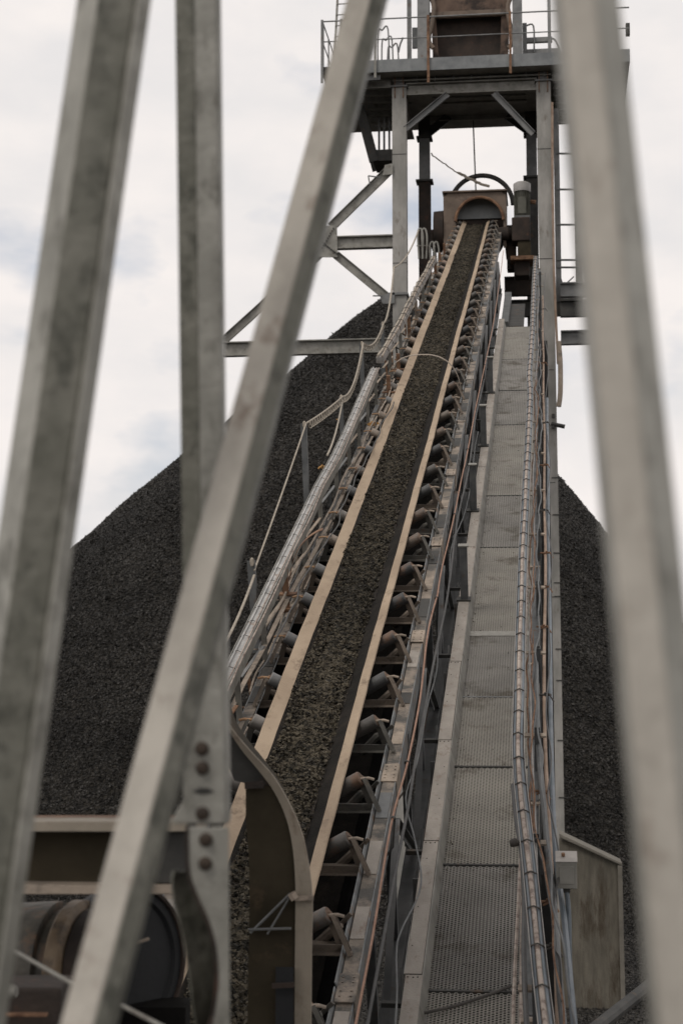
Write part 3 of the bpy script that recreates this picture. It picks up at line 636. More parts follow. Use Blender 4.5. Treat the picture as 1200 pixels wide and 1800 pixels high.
# black cable and grey rods in the gap between the conveyor and walkway
run('gap_cable', 'grey cable looping down the gap between the conveyor and the walkway', [(690, 1900), (695, 1760), (692, 1680), (700, 1640), (735, 1560), (728, 1480), (715, 1400), (738, 1330), (752, 1240), (765, 1180), (768, 1120), (790, 1030), (796, 960), (815, 900), (830, 820), (842, 760)], -.3, .007, 'post', .02)
run('gap_hose', 'black hose lying along the outer edge of the right conveyor stringer', [(640, 1850), (668, 1680), (694, 1520), (715, 1420), (730, 1340), (752, 1230), (768, 1130), (785, 1040), (803, 930), (820, 830), (836, 740), (850, 660), (865, 580), (877, 500)], -.22, .012, 'cable_black', .014)

# ------------------------------------------------------------------ left side: cable tray, brown angle, rope fence
lpx = [(340, 1308), (413, 1157), (470, 1040), (520, 937), (560, 853), (587, 805), (610, 757), (633, 703), (658, 647)]
lp = path_n(lpx, .35); lp = [a.lerp(b, k/5) for a, b in zip(lp, lp[1:]) for k in range(5)]+[lp[-1]]
lt = thing('cable_tray', 'bright galvanised cable tray with dark ties on the left side of the conveyor, lower run', 'cable tray', mw=FRM.copy())
fpart(ribbon(lp, -.05, .05, -.01, 0), 'tray', 'tray_left', lt)
fpart(ribbon(lp, -.054, -.046, -.07, .012), 'tray_rim', 'galv', lt)
fpart(ribbon(lp, .050, .058, -.14, .006), 'tray_side', 'galv', lt)
cab(lp, .072, .0, .008, 'cable', 'cable_pink', lt, .006); cab(lp, .035, .008, .007, 'cable', 'cable_pink', lt, .004); cab(lp, -.02, .012, .009, 'cable', 'tray_left', lt, .004)
ties(lp, .40, .054, lt, -.02, .020, 'tie', 9.5, .006)
for s in np.arange(12.3, 27, 1.45):
    xl = float(np.interp(s, [p.y for p in lp], [p.x for p in lp]))
    fpart(MB().bar((xl+.03, s, -.75), (xl+.03, s, .28), .05, .03, (0, 1, 0)), 'support', 'galv', lt)
upx = [(667, 628), (690, 590), (712, 548), (735, 502), (752, 472), (762, 452)]
lq = smooth_path(path_n(upx, .35), 5)
lt2 = thing('cable_tray', 'dirty cable tray bundle on the left side of the conveyor, upper run reaching the tower', 'cable tray', mw=FRM.copy())
fpart(ribbon(lq, -.06, .06, -.10, 0), 'tray', 'tray', lt2)
cab(lq, -.03, .02, .02, 'cable', 'rope', lt2, .01); cab(lq, .03, .02, .018, 'cable', 'dusty', lt2, .01)
ties(lq, .7, .075, lt2, -.05, .05, 'tie', 9.5, .012)
for s in np.arange(29, 46, 1.9):
    xl = float(np.interp(s, [p.y for p in lq], [p.x for p in lq]))
    fpart(MB().bar((xl+.05, s, -.8), (xl+.05, s, .25), .06, .04, (0, 1, 0)), 'support', random.choice(['galv', 'rust', 'dusty']), lt2)
# brown angle rail between tray and rollers
bp_ = [(395, 1262), (412, 1228), (428, 1195), (448, 1160), (470, 1120), (487, 1085), (520, 1020), (555, 960), (590, 890), (628, 812), (668, 735), (700, 670)]
o_ = MB()
pp = smooth_path(path_n(bp_, .02), 4)
o_ = ribbon(pp, -.022, .022, -.04, -.03); 
bra = tag(o_.build('angle_rail', 'dusty'), 'dusty brown angle rail between the left cable tray and the conveyor rollers', 'rail'); bra.matrix_world = FRM
ptsw = [p+Vector((-.05+.02*math.sin(p.y*2), 0, .02+.02*math.sin(p.y*3))) for p in pp]
o_ = MB().tube(ptsw, .012, 6).build('loose_cable', 'dusty'); o_.matrix_world = FRM; tag(o_, 'dusty cable drooping along the brown angle rail left of the rollers', 'cable')
# zig-zag lacing and struts under it
zz = thing('lacing', 'rusty zigzag lacing bars beside the left rollers of the conveyor', 'lacing', mw=FRM.copy())
for k, s in enumerate(np.arange(11.6, 40, .74)):
    a = Vector((-2.83, s, -.10)); b = Vector((-2.70, s+.55, .0)) if k % 2 == 0 else Vector((-2.72, s+.5, -.3))
    fpart(MB().bar(a, b, .035, .012, (0, 0, 1)), 'lacing_bar', random.choice(['rust', 'dusty', 'dusty', 'steel']), zz)
for k, s in enumerate(np.arange(10.6, 46, 1.073)):
    fpart(MB().bar((-2.80, s, -.45), (-2.83+random.uniform(-.03, .03), s+random.uniform(-.05, .05), random.uniform(-.05, .14)), .03, .03, (0, 1, 0)), 'upright', random.choice(['rust', 'steel_dark', 'dusty', 'post']), zz)
# rusty stands
for (cx, cy) in ((503, 1045), (700, 650), (683, 690)):
    x, s = on_n(cx, cy, 0)
    mb = MB().box((x-.11, s-.04, .0), (x+.11, s+.04, .015)); mb.box((x-.10, s-.04, -.16), (x+.10, s+.04, -.145)); mb.box((x-.03, s-.02, -.6), (x+.03, s+.02, .28))
    o_ = mb.build('rusty_stand', 'rust'); o_.matrix_world = FRM
    tag(o_, {503: 'rusty double plated bracket stand beside the nearer broken guard hoop', 700: 'rusty bracket stand just under the far guard hoop on the left', 683: 'rusty bracket stand below the left foot of the far guard hoop'}[cx], 'stand')
for k, (cx, cy, r) in enumerate(((655, 742, .045), (664, 744, .035), (597, 733, .03), (566, 818, .04))):
    x, s = on_n(cx, cy, 0)
    v, f = lumps(np.array([[x, s, -.02], [x+.03, s+.05, -.04], [x-.04, s-.02, -.03]]), np.array([r, r*.8, r*.7]), .6)
    o_ = fast_mesh('ochre_residue', v, f, 'orange'); o_.matrix_world = FRM
    tag(o_, ['bright ochre clump stuck beside the left rollers, left of the pair', 'smaller ochre clump nearer the belt, right of the pair', 'tiny ochre clump on the left tray support', 'lone ochre clump left of the galvanised cable tray'][k], 'residue')
# rope fence with posts
fz = thing('rope_fence', 'thin posts joined by a sagging rope with coiled cable, left of the conveyor', 'fence', on_z(545, 890, 21))
posts = [((447, 985), (455, 1110), 17.0, .075), ((538, 744), (544, 890), 21.0, .07), ((602, 697), (606, 790), 25, .06), ((638, 603), (641, 700), 30, .07), ((674, 568), (676, 640), 33, .06)]
tops = []
for (t0, t1, z, wd) in posts:
    a = on_z(*t0, z); b = on_z(*t1, z); b = a+(b-a)*1.3
    part(MB().ang(b, a, wd, .008, (0, 1, 0)), 'fence_post', 'post', fz, .002); tops.append(a)
    part(MB().lathe(a+Vector((-.02, -.02, -.06)), (0, 0, 1), [(0, .012), (.03, .022), (.07, .02), (.09, 0)], 8), 'knot', 'rope', fz)
r0 = on_z(385, 1150, 14.5)
def sag(a, b, d, k=14): return [a.lerp(b, i/k)-Vector((0, 0, d*4*(i/k)*(1-i/k))) for i in range(k+1)]
part(MB().tube(sag(r0, tops[0]-Vector((0, 0, .15)), .05), .013, 7), 'rope', 'rope', fz)
part(MB().tube(sag(tops[0]-Vector((0, 0, .1)), tops[1], .02), .010, 6), 'rope', 'rope', fz)
part(MB().tube(sag(tops[1], tops[2], .02), .012, 6), 'rope', 'rope', fz)
part(MB().tube(sag(tops[2], tops[3], .25), .015, 6), 'rope', 'rope', fz)
part(MB().tube(sag(tops[3], tops[4], .2), .017, 6), 'rope', 'rope', fz)
part(MB().tube(sag(tops[4], on_z(692, 470, 41), .3), .02, 6), 'rope', 'rope', fz)
part(MB().tube(sag(on_z(692, 470, 41), on_z(735, 405, 47), .2), .02, 6), 'rope', 'rope', fz)
part(MB().tube(sag(tops[2]-Vector((0, 0, .05)), on_z(575, 800, 19.5), .1), .012, 6), 'rope', 'rope', fz)
def coil(a, b, d, turns, r):
    pts = []; K = turns*8
    for i in range(K+1):
        t = i/K; p = a.lerp(b, t)-Vector((0, 0, d*4*t*(1-t))); an = i/8*2*math.pi
        pts.append(p+Vector((math.cos(an)*.02, 0, math.sin(an)*r-r)))
    return pts
part(MB().tube(coil(tops[1].lerp(tops[2], .06), tops[2], .02, 16, .05), .007, 5), 'coiled_cable', 'rope', fz)
part(MB().tube(coil(tops[2], tops[3], .25, 22, .045), .007, 5), 'coiled_cable', 'rope', fz)
part(MB().tube(coil(tops[3], tops[4], .2, 10, .045), .009, 5), 'coiled_cable', 'rope', fz)

# ------------------------------------------------------------------ concrete block
YB = 43.2
cb = thing('concrete_block', 'stained concrete pier with sloping top standing in the coal at lower right', 'concrete pier', on_Y(1050, 1740, YB))
xa, xb = XY(985, 1700, YB), XY(1099, 1735, YB); zt0 = ZY(1482, YB, 1000); zt1 = ZY(1524, YB, 1092); xk = XY(1012, 1490, YB)
pts = [(xa, YB, -.3), (xb, YB, -.3), (xb-.03, YB, zt1), (xk, YB, zt0+.0), (xa, YB, zt0+.02)]
part(MB().plate([(p[0], p[1]+.35, p[2]) for p in pts][::1], (0, 1, 0), .9), 'pier_body', 'concrete', cb)
e = .11
part(MB().plate([(xb-e, YB+.2, -.3), (xb, YB+.2, -.3), (xb-.03, YB+.2, zt1), (xb-.03-e, YB+.2, zt1+.02)], (0, 1, 0), .15), 'edge_rib', 'concrete_edge', cb, .02)
part(MB().plate([(xb-.03, YB+.2, zt1), (xb-.03, YB+.2, zt1+.07), (xa, YB+.2, zt0+.22), (xa, YB+.2, zt0+.12)], (0, 1, 0), 1.06), 'top_rim', 'concrete_edge', cb, .02)
part(MB().plate([(xa, YB+.349, -.3), (xb-e, YB+.349, -.3), (xb-e-.03, YB+.349, zt1-.0), (xa, YB+.349, zt0)], (0, -1, 0), .02), 'face_panel', 'concrete', cb)
a = on_z(1050, 1805, 20); b = on_z(1200, 1685, 24)
tag(MB().tube([a+(a-b)*.3, b+(b-a)*1.2], .085, 10).build('slanting_pipe', 'steel_dark'), 'dark pipe slanting across the lower right corner of the photo', 'pipe')

# ------------------------------------------------------------------ tower
YF, YK = 48.0, 51.4
tw = thing('headframe_tower', 'grey steel tower with railed platform on tall columns standing over the conveyor head', 'tower', (-2, 49.7, 0))
xl = XY(702.5, 300, YF); xr = XY(956, 300, YF); xrb = XY(980, 1480, YF)
zc = ZY(152, YF)
part(MB().hbeam((xl, YF, 0), (xl, YF, zc), .41, .36, (0, 1, 0), .03, .02), 'column', 'steel_light', tw)
part(MB().hbeam((xrb, YF, 0), (xr, YF, zc), .41, .36, (0, 1, 0), .03, .02), 'column', 'steel_light', tw)
for x in (xl, xr):
    part(MB().box((x-.25, YF-.25, zc), (x+.25, YF+.25, zc+.04)), 'cap_plate', 'steel', tw)
    part(MB().hbeam((x, YF, zc+.04), (x, YF, zc+.42), .30, .30, (0, 1, 0), .03, .02), 'column_stub', 'steel', tw)
xlb = XY(746, 300, YK); xrbk = XY(934, 300, YK)
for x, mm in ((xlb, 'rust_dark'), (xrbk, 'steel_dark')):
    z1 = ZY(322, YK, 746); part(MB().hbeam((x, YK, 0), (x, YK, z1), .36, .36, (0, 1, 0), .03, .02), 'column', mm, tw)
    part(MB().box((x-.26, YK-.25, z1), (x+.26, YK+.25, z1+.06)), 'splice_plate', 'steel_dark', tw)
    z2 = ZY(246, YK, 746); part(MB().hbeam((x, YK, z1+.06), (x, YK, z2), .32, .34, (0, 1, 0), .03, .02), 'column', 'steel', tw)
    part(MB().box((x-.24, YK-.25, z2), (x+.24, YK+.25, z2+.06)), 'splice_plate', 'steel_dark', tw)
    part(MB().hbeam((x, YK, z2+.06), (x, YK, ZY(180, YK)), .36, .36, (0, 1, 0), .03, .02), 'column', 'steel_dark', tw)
def hb(x0p, x1p, yt, yb, Y, m, name='beam', b=.25, pm=825):
    zt, zb = ZY(yt, Y, pm), ZY(yb, Y, pm); xa_, xb_ = XY(x0p, (yt+yb)/2, Y), XY(x1p, (yt+yb)/2, Y)
    return part(MB().hbeam((xa_, Y, (zt+zb)/2), (xb_, Y, (zt+zb)/2), b, abs(zt-zb), (0, 0, 1), .035, .02), name, m, tw)
hb(714, 943, 144, 165, YF-.02, 'galv'); hb(690, 968, 121, 141, YF-.05, 'galv', b=.34)
for Yq in (49.0, 50.0, 51.0): 
    z = ZY(150, YF); part(MB().hbeam((xl-1.9, Yq, z+.38), (xr+1.3, Yq, z+.38), .2, .24, (0, 0, 1)), 'floor_joist', 'steel_light', tw)
hb(742, 942, 184, 213, YK, 'steel_light')
part(MB().hbeam((xl, YF, ZY(150, YF)-.1), (xl, YK+.5, ZY(150, YF)-.1), .25, .35), 'beam', 'steel_light', tw)
part(MB().hbeam((xr, YF, ZY(150, YF)-.1), (xr, YK+.5, ZY(150, YF)-.1), .25, .35), 'beam', 'steel_light', tw)
# knee braces
def brace(a, b, Y, wd=.2, m='steel', name='brace', dy=.1, Y2=None):
    p = on_Y(*a, Y); q = on_Y(*b, Y2 or Y)
    return part(MB().chan(p, q, dy, wd, .015, Vector((p.z-q.z, 0, q.x-p.x)).normalized() if abs(p.x-q.x)+abs(p.z-q.z) > .01 else (0, 1, 0), 1), name, m, tw)
brace((712, 228), (787, 166), YF-.1, .17, 'steel'); brace((936, 236), (867, 164), YF-.1, .17, 'steel')
brace((752, 235), (790, 205), YK-.1, .25, 'steel_dark'); brace((930, 232), (890, 204), YK-.1, .25, 'steel_dark')
for q in range(9):
    px_ = 700+q*32
    x = XY(px_, 131, YF-.25); part(MB().box((x-.012, YF-.215, ZY(140, YF-.2)), (x+.012, YF-.06, ZY(122.5, YF-.2))), 'stiffener', 'steel', tw)
for x in (xl, xr):
    for k in (-1, 1):
        part(MB().box((x+k*.12-.012, YF-.23, zc-.32), (x+k*.12+.012, YF-.19, zc+.55)), 'stiffener', 'rust', tw)
    for k in range(5): part(MB().box((x-.205, YF-.186, zc-3.2*k-2.0), (x+.205, YF-.182, zc-3.2*k-1.98)), 'weld_seam', 'steel_dark', tw)
hb(758, 925, 172, 184, 50.2, 'steel_light'); hb(760, 925, 166, 174, 49.2, 'galv')
# deck
zd = ZY(121, 47.3); xdl = XY(566, 110, 47.3); xdr = XY(1106, 100, 47.3)
part(MB().box((xdl, 47.3, zd+.02), (xdr, 52.6, zd+.10)), 'deck', 'steel_light', tw)
zt = ZY(98, 47.25)
part(MB().box((XY(640, 110, 47.3), 47.26, zd), (xdr, 47.3-.002, zt)), 'toe_plate', 'galv_blue', tw)
part(MB().box((xdl, 47.26, zd+.02), (XY(640, 110, 47.3)-.003, 47.3-.002, zt-.14)), 'toe_plate', 'steel_dark', tw)
part(MB().box((xdl, 47.3, zd+.10), (xdl+.03, 52.4, zt-.05)), 'toe_plate', 'steel', tw)
part(MB().chan((XY(668, 130, 47.4), 47.4, zd-.10), (xdl+.2, 47.4, zd-.10), .08, .14, .01), 'edge_beam', 'steel', tw)
for Yq in (47.9, 48.5, 49.1, 49.7, 50.3, 50.9):
    part(MB().hbeam((xl-.25, Yq, zd-.13), (xl-1.25, Yq, zd-.13), .14, .26), 'floor_joist', 'galv', tw)
    part(MB().hbeam((xr+.25, Yq, zd-.13), (xdr-.2, Yq, zd-.13), .14, .26), 'floor_joist', 'galv', tw)
# platform railing
zr = ZY(27, 47.28); zm = ZY(63, 47.28); zb_ = ZY(98, 47.28)
part(MB().tube([(xdl, 47.24, zr), (xdr, 47.24, zr)], .022, 7), 'rail', 'steel', tw); part(MB().tube([(xdl, 47.24, zm), (xdr, 47.24, zm)], .018, 7), 'rail', 'steel', tw)
for pxp, yb2, mm in ((566, 135, 'steel'), (600, 120, 'steel'), (659, 130, 'galv'), (752, 142, 'rust'), (896, 132, 'rust'), (1040, 110, 'steel')):
    x = XY(pxp, 60, 47.2); part(MB().box((x-.035, 47.17, ZY(yb2, 47.2)), (x+.035, 47.215, zr+.03)), 'rail_post', mm, tw)
for Yq in np.linspace(47.4, 52.2, 5): part(MB().box((xdl, Yq, zd), (xdl+.04, Yq+.04, zr)), 'rail_post', 'steel', tw)
part(MB().tube([(xdl+.02, 47.24, zr), (xdl+.02, 52.4, zr)], .02, 6), 'rail', 'steel', tw); part(MB().tube([(xdl+.02, 47.24, zm), (xdl+.02, 52.4, zm)], .018, 6), 'rail', 'steel', tw)
part(MB().tube([(xdl+.02, 52.4, zr), (xdr, 52.4, zr)], .02, 6), 'rail', 'steel', tw); part(MB().tube([(xdl+.02, 52.4, zm), (xdr, 52.4, zm)], .018, 6), 'rail', 'steel', tw)
for pxp in np.linspace(590, 1000, 9): part(MB().box((XY(pxp, 60, 52.4), 52.38, zd+.1), (XY(pxp, 60, 52.4)+.04, 52.42, zr)), 'rail_post', 'steel', tw)
# inner bent rails by the stair head
for dx_, Yq in ((0, 48.6), (.12, 49.4), (.3, 50.0)):
    x = XY(664, 60, Yq)+dx_; part(MB().tube(smooth_path([(x, Yq, zd+.1), (x, Yq, zr+.1), (x+.12, Yq, zr+.2), (x+.3, Yq, zr+.2), (x+.34, Yq, zd+.1)], 5), .025, 6), 'bent_rail', 'steel', tw)
# ladder on the left end of the deck
for dx_ in (0, .42): part(MB().bar((XY(583, 60, 50.5)+dx_, 50.5, zd), (XY(583, 60, 50.5)+dx_+.15, 50.9, zd+4.2), .06, .04), 'ladder_stile', 'galv', tw)
for k in range(11): 
    q = k*.36; part(MB().tube([(XY(583, 60, 50.5)+q*.035, 50.5+q*.09, zd+.3+q), (XY(583, 60, 50.5)+.42+q*.035, 50.5+q*.09, zd+.3+q)], .018, 6), 'ladder_rung', 'galv', tw)
# poles on the deck
part(MB().bar((XY(719, 60, 50), 50, zd), (XY(719, 60, 50), 50, zd+5), .13, .1, (0, 1, 0)), 'pole', 'steel', tw)
part(MB().bar((XY(965, 60, 49), 49, zd), (XY(965, 60, 49), 49, zd+5), .10, .08, (0, 1, 0)), 'pole', 'steel', tw)
# bits of machinery right side of deck
for a, b, c, d_ in ((918, 40, 925, 95), (925, 64, 970, 74), (925, 84, 985, 94)):
    p = on_Y(a, d_, 49.8); q = on_Y(c, b, 49.8); part(MB().box((p.x, 49.8, p.z), (q.x, 49.95, q.z)), 'frame_rail', 'steel', tw)
part(MB().tube(smooth_path([on_Y(925, 45, 49.7), on_Y(937, 46, 49.7), on_Y(938, 92, 49.7)], 4), .025, 6), 'bent_rail', 'steel', tw)
part(MB().tube(smooth_path([on_Y(962, 68, 49.7), on_Y(975, 70, 49.7), on_Y(985, 92, 49.7)], 4), .03, 6), 'bent_rail', 'steel', tw)
part(MB().tube(smooth_path([on_Y(700, 92, 49.7), on_Y(703, 78, 49.7), on_Y(708, 66, 49.7)], 4), .03, 6), 'bent_rail', 'steel', tw)
p = on_Y(724, 84, 49.7); q = on_Y(733, 48, 49.7); part(MB().box((p.x, 49.7, p.z), (q.x, 49.8, q.z)), 'switch_box', 'post', tw)
p = on_Y(1099, 60, 47.5); q = on_Y(1106, 40, 47.5); part(MB().box((p.x, 47.5, p.z), (q.x, 47.7, q.z)), 'rail_end', 'steel_dark', tw)
# hanging stair landing on the left below the deck
YS = 49.3
for off in (0, .9):
    a = on_Y(629, 178, YS+off*.0); b = on_Y(657, 284, YS); a.y += off; b.y += off
    part(MB().bar(a, b, .06, .28, (1, 0, 0)), 'stair_stringer', 'steel_dark', tw)
a = on_Y(655, 283, YS); b = on_Y(692, 262, YS); part(MB().box((a.x, YS, a.z), (b.x, YS+1.2, b.z)), 'landing', 'steel_dark', tw)
a = on_Y(655, 283, YS); b = on_Y(662, 190, YS)
for k in range(3): 
    x = XY(664+k*9, 220, YS+1.1); part(MB().box((x, YS+1.1, ZY(262, YS+1.1)), (x+.06, YS+1.15, ZY(190, YS+1.1))), 'rail_post', 'steel', tw)
part(MB().tube([on_Y(655, 222, YS+1.1), on_Y(690, 222, YS+1.1)], .02, 6), 'rail', 'steel', tw)
# left bracing frame
Yb_ = 47.9
def plate_px(pts, Y, t, m, name): return part(MB().plate([on_Y(a, b, Y) for a, b in pts], (0, 1, 0), t), name, m, tw)
brace((582, 400), (688, 296), Yb_, .27, 'galv'); brace((590, 448), (682, 524), Yb_, .24, 'galv'); brace((393, 600), (562, 447), Yb_, .24, 'galv')
plate_px([(540, 398), (592, 396), (593, 452), (586, 452), (540, 452)], Yb_-.15, .03, 'galv', 'gusset_plate')
plate_px([(676, 290), (690, 287), (690, 306), (672, 308)], Yb_-.15, .03, 'galv', 'gusset_plate')
plate_px([(668, 522), (684, 514), (693, 514), (693, 533), (672, 534)], Yb_-.15, .03, 'steel', 'gusset_plate')
hb(592, 690, 415, 437, Yb_, 'galv', pm=640); hb(392, 690, 599, 624, Yb_, 'galv', pm=520)
hb(440, 560, 415, 440, Yb_+.4, 'galv', pm=500) if False else None
bolts = MB()
for t in np.linspace(0, 1, 9):
    for (a, b) in (((566, 436), (586, 402)), ((566, 426), (592, 446))):
        bolts.lathe(on_Y(a[0]+(b[0]-a[0])*t, a[1]+(b[1]-a[1])*t, Yb_-.17), (0, -1, 0), [(0, .025), (.03, .025), (.03, 0)], 6)
part(bolts, 'bolts', 'steel_dark', tw)
xo = XY(350, 620, Yb_); part(MB().hbeam((xo, Yb_, 0), (xo, Yb_, ZY(596, Yb_, 400)), .36, .36, (0, 1, 0), .03, .02), 'column', 'galv', tw)
for (a, b) in (((647, 309), (668, 312)), ((655, 520), (672, 520))):
    p = on_Y(*a, Yb_-.3); q = on_Y(*b, Yb_-.3); part(MB().tube([p, q], .02, 6), 'step_iron', 'steel', tw)
part(MB().tube([on_Y(647, 309, Yb_-.3), on_Y(650, 325, Yb_-.3)], .02, 6), 'step_iron', 'steel', tw)
part(MB().box((xl-.24, YF-.25, ZY(521, YF, 707)), (xl+.24, YF+.22, ZY(517, YF, 707))), 'splice_plate', 'steel', tw)
# right access frame with rungs
YL = 48.6
for a, b, m_ in ((975, 984, 'steel'), (1010, 1022, 'galv')):
    p = on_Y(a, 530, YL); q = on_Y(b, 190, YL); q2 = XY(b-3, 190, YL); part(MB().chan(((p.x+q.x)/2, YL, p.z), ((p.x+q.x)/2-.02, YL, q.z), .1, abs(q.x-p.x)*.75, .012, (1, 0, 0)), 'ladder_stile', m_, tw)
for y in (215, 270, 333, 395, 457, 470): part(MB().tube([on_Y(978, y, YL), on_Y(1016, y, YL)], .03, 6), 'ladder_rung', 'steel', tw)
part(MB().tube([on_Y(970, 180, YF-.3), on_Y(970.5, 330, YF-.3), on_Y(973, 480, YF-.3), on_Y(980, 640, YF-.3)], .035, 7), 'drain_pipe', 'pipe_tan', tw)
part(MB().tube(smooth_path([on_Y(985, 490, YL-.2), on_Y(991, 500, YL-.2), on_Y(1008, 486, YL-.2)], 4), .02, 6), 'loose_wire', 'steel', tw)
lp_ = [Vector((0, 0, 0))]
c0 = on_Y(1022, 467, YL-.1); part(MB().tube([c0+Vector((math.cos(t)*.16, 0, math.sin(t)*.2)) for t in np.linspace(-2.2, 2.2, 12)], .02, 6), 'hook', 'steel', tw)
for x0_, x1_, yt_, yb2, Y_, m_ in ((984, 1042, 497, 522, 48.3, 'steel'), (984, 1080, 527, 556, 47.6, 'steel_dark'), (985, 1080, 581, 605, 48.2, 'steel'), (886, 945, 487, 520, 50.5, 'rust_dark'), (886, 1020, 527, 556, 50.8, 'steel_dark'), (880, 945, 576, 606, 47.0, 'steel_dark')):
    hb(x0_, x1_, yt_, yb2, Y_, m_, pm=(x0_+x1_)/2)
# capped bracket on column lower right
p = on_Y(968, 745, YF-.3); q = on_Y(992, 750, YF-.3); part(MB().tube([p, q], .06, 8), 'lamp_bracket', 'steel_dark', tw)
for y in (735, 753): part(MB().lathe(on_Y(972, y, YF-.3), (0, 0, 1), [(0, .05), (.12, .05), (.12, 0)], 8), 'lamp_bracket', 'steel_dark', tw)
part(MB().tube(smooth_path([on_Y(981, 600, 47.6), on_Y(984, 640, 47.6), on_Y(984, 690, 47.6), on_Y(981, 715, 47.6)], 5), .07, 8), 'bent_pipe', 'dusty', tw)
# seams on the right column
sm_ = MB()
for y in (840, 905, 972, 1024, 1048, 1140, 1195, 1300, 1400): sm_.box((XY(968+(y-800)*.022, y, YF), YF-.20, ZY(y, YF, 975)), (XY(986+(y-800)*.022, y, YF), YF-.185, ZY(y+2, YF, 975)))
part(sm_, 'weld_seams', 'steel_dark', tw)

# ------------------------------------------------------------------ hopper on the deck
hp = thing('hopper', 'rusty brown hopper chute standing on the tower platform at the top of the photo', 'hopper', (XY(825, 95, 49.6), 49.6, zd+.1))
YH = 49.4; xa, xb = XY(758, 40, YH), XY(894, 40, YH)
part(MB().plate([(xa, YH, ZY(22, YH)), (xb, YH, ZY(22, YH)), (xb, YH, ZY(-90, YH)), (xa, YH, ZY(-90, YH))], (0, 1, 0), 1.8), 'upper_body', 'hopper', hp, .02)
part(MB().plate([(xa+.25, YH+.35, zd+.1), (xb-.25, YH+.35, zd+.1), (xb-.1, YH+.35, ZY(24, YH)), (xa+.1, YH+.35, ZY(24, YH))], (0, 1, 0), 1.3), 'lower_body', 'rust_dark', hp, .02)
part(MB().box((xa+.05, YH-.05, zd+.1), (xb-.05, YH+.2, zd+.35)), 'sill', 'rust', hp, .01)
part(MB().plate([(xa+.05, YH, zd+.35), (xa+.25, YH, zd+.35), (xa+.12, YH, ZY(22, YH)), (xa, YH, ZY(22, YH))], (0, 1, 0), .3), 'side_cheek', 'hopper', hp)
part(MB().plate([(xb-.30, YH, zd+.35), (xb-.05, YH, zd+.35), (xb, YH, ZY(22, YH)), (xb-.22, YH, ZY(22, YH))], (0, 1, 0), .3), 'side_cheek', 'hopper', hp)
part(MB().box((xa-.05, YH-.08, ZY(30, YH)), (xb+.05, YH+.06, ZY(20, YH))), 'flange', 'brown_box', hp, .01)
for a, b in ((733, 754), (900, 917)):
    p = XY(a, 50, YH-.3); q = XY(b, 50, YH-.3); part(MB().hbeam(((p+q)/2, YH-.1, zd+.1), ((p+q)/2, YH-.1, zd+5), q-p, .34, (0, 1, 0), .03, .02), 'leg', 'steel', hp)
for sg, cx in ((-1, 757), (1, 897)):
    part(MB().tube(smooth_path([on_Y(cx, -5, YH-.2), on_Y(cx+sg*-5, 12, YH-.2), on_Y(cx-sg*2, 40, YH-.2), on_Y(cx-sg*-4, 70, YH-.2), on_Y(cx-sg*4, 85, YH-.2)], 5), .07, 8), 'curved_pipe', 'brown_box', hp)

# ------------------------------------------------------------------ conveyor head
YHd = 48.9
hd = thing('head_housing', 'brown head box with arched opening where the belt enters the tower', 'housing', (XY(835, 430, YHd), YHd, ZY(430, YHd)))
def arch_plate(x0, x1, yt, yb2, cx, rx, ytop, Y, th, m, name, par):
    z0, z1 = ZY(yb2, Y, cx), ZY(yt, Y, cx); X0, X1 = XY(x0, (yt+yb2)/2, Y), XY(x1, (yt+yb2)/2, Y); CX = XY(cx, yt+30, Y); RX = abs(XY(cx+rx, yt+30, Y)-CX); ZA = ZY(ytop, Y, cx)
    K = 16; inner = [Vector((CX-RX, Y, z0))]+[Vector((CX-RX*math.cos(math.pi*k/K), Y, ZA-RX+RX*math.sin(math.pi*k/K))) for k in range(K+1)]+[Vector((CX+RX, Y, z0))]
    outer = [Vector((X0, Y, z0)), Vector((X0, Y, z1)), Vector((X1, Y, z1)), Vector((X1, Y, z0))]
    # outer resampled to match the inner polyline
    n = len(inner); segs = [(outer[0], outer[1]), (outer[1], outer[2]), (outer[2], outer[3])]; o2 = []
    for i, p in enumerate(inner):
        if i == 0: o2.append(outer[0])
        elif i == n-1: o2.append(outer[3])
        else:
            a = math.pi*(i-1)/K
            if a < math.pi*.28: o2.append(Vector((X0, Y, z0+(z1-z0)*(.35+.65*a/(math.pi*.28)))) if a < math.pi*.27 else outer[1])
            elif a <= math.pi*.72: t = (a-math.pi*.28)/(math.pi*.44); o2.append(outer[1].lerp(outer[2], t))
            else: t = (a-math.pi*.72)/(math.pi*.28); o2.append(outer[2].lerp(Vector((X1, Y, z0+(z1-z0)*.35)), t))
    mb = MB(); vs = inner+o2+[v+Vector((0, th, 0)) for v in inner]+[v+Vector((0, th, 0)) for v in o2]
    fs = []
    for i in range(n-1): fs += [(i, i+1, n+i+1, n+i), (2*n+i+1, 2*n+i, 3*n+i, 3*n+i+1), (i, 2*n+i, 2*n+i+1, i+1), (n+i, n+i+1, 3*n+i+1, 3*n+i)]
    return part(mb.add(vs, fs), name, m, par)
arch_plate(779, 889, 338, 436, 842, 42, 347, YHd, .06, 'brown_box', 'front_plate', hd)
X0, X1 = XY(779, 385, YHd), XY(889, 385, YHd); z0, z1 = ZY(436, YHd, 835), ZY(338, YHd, 835)
part(MB().box((X0, YHd+.06, z0), (X0+.04, YHd+1.5, z1)), 'side_plate', 'brown_box', hd)
part(MB().box((X1-.04, YHd+.06, z0), (X1, YHd+1.5, z1)), 'side_plate', 'brown_box', hd)
part(MB().box((X0-.03, YHd-.08, z1), (X1+.03, YHd+1.6, z1+.05)), 'roof_plate', 'brown_box', hd, .01)
part(MB().box((X0+.04, YHd+.50, W(0, 51.2, 0).z+.02), (X1-.04, YHd+.53, z1-.002)), 'dust_curtain', 'grey_in', hd)
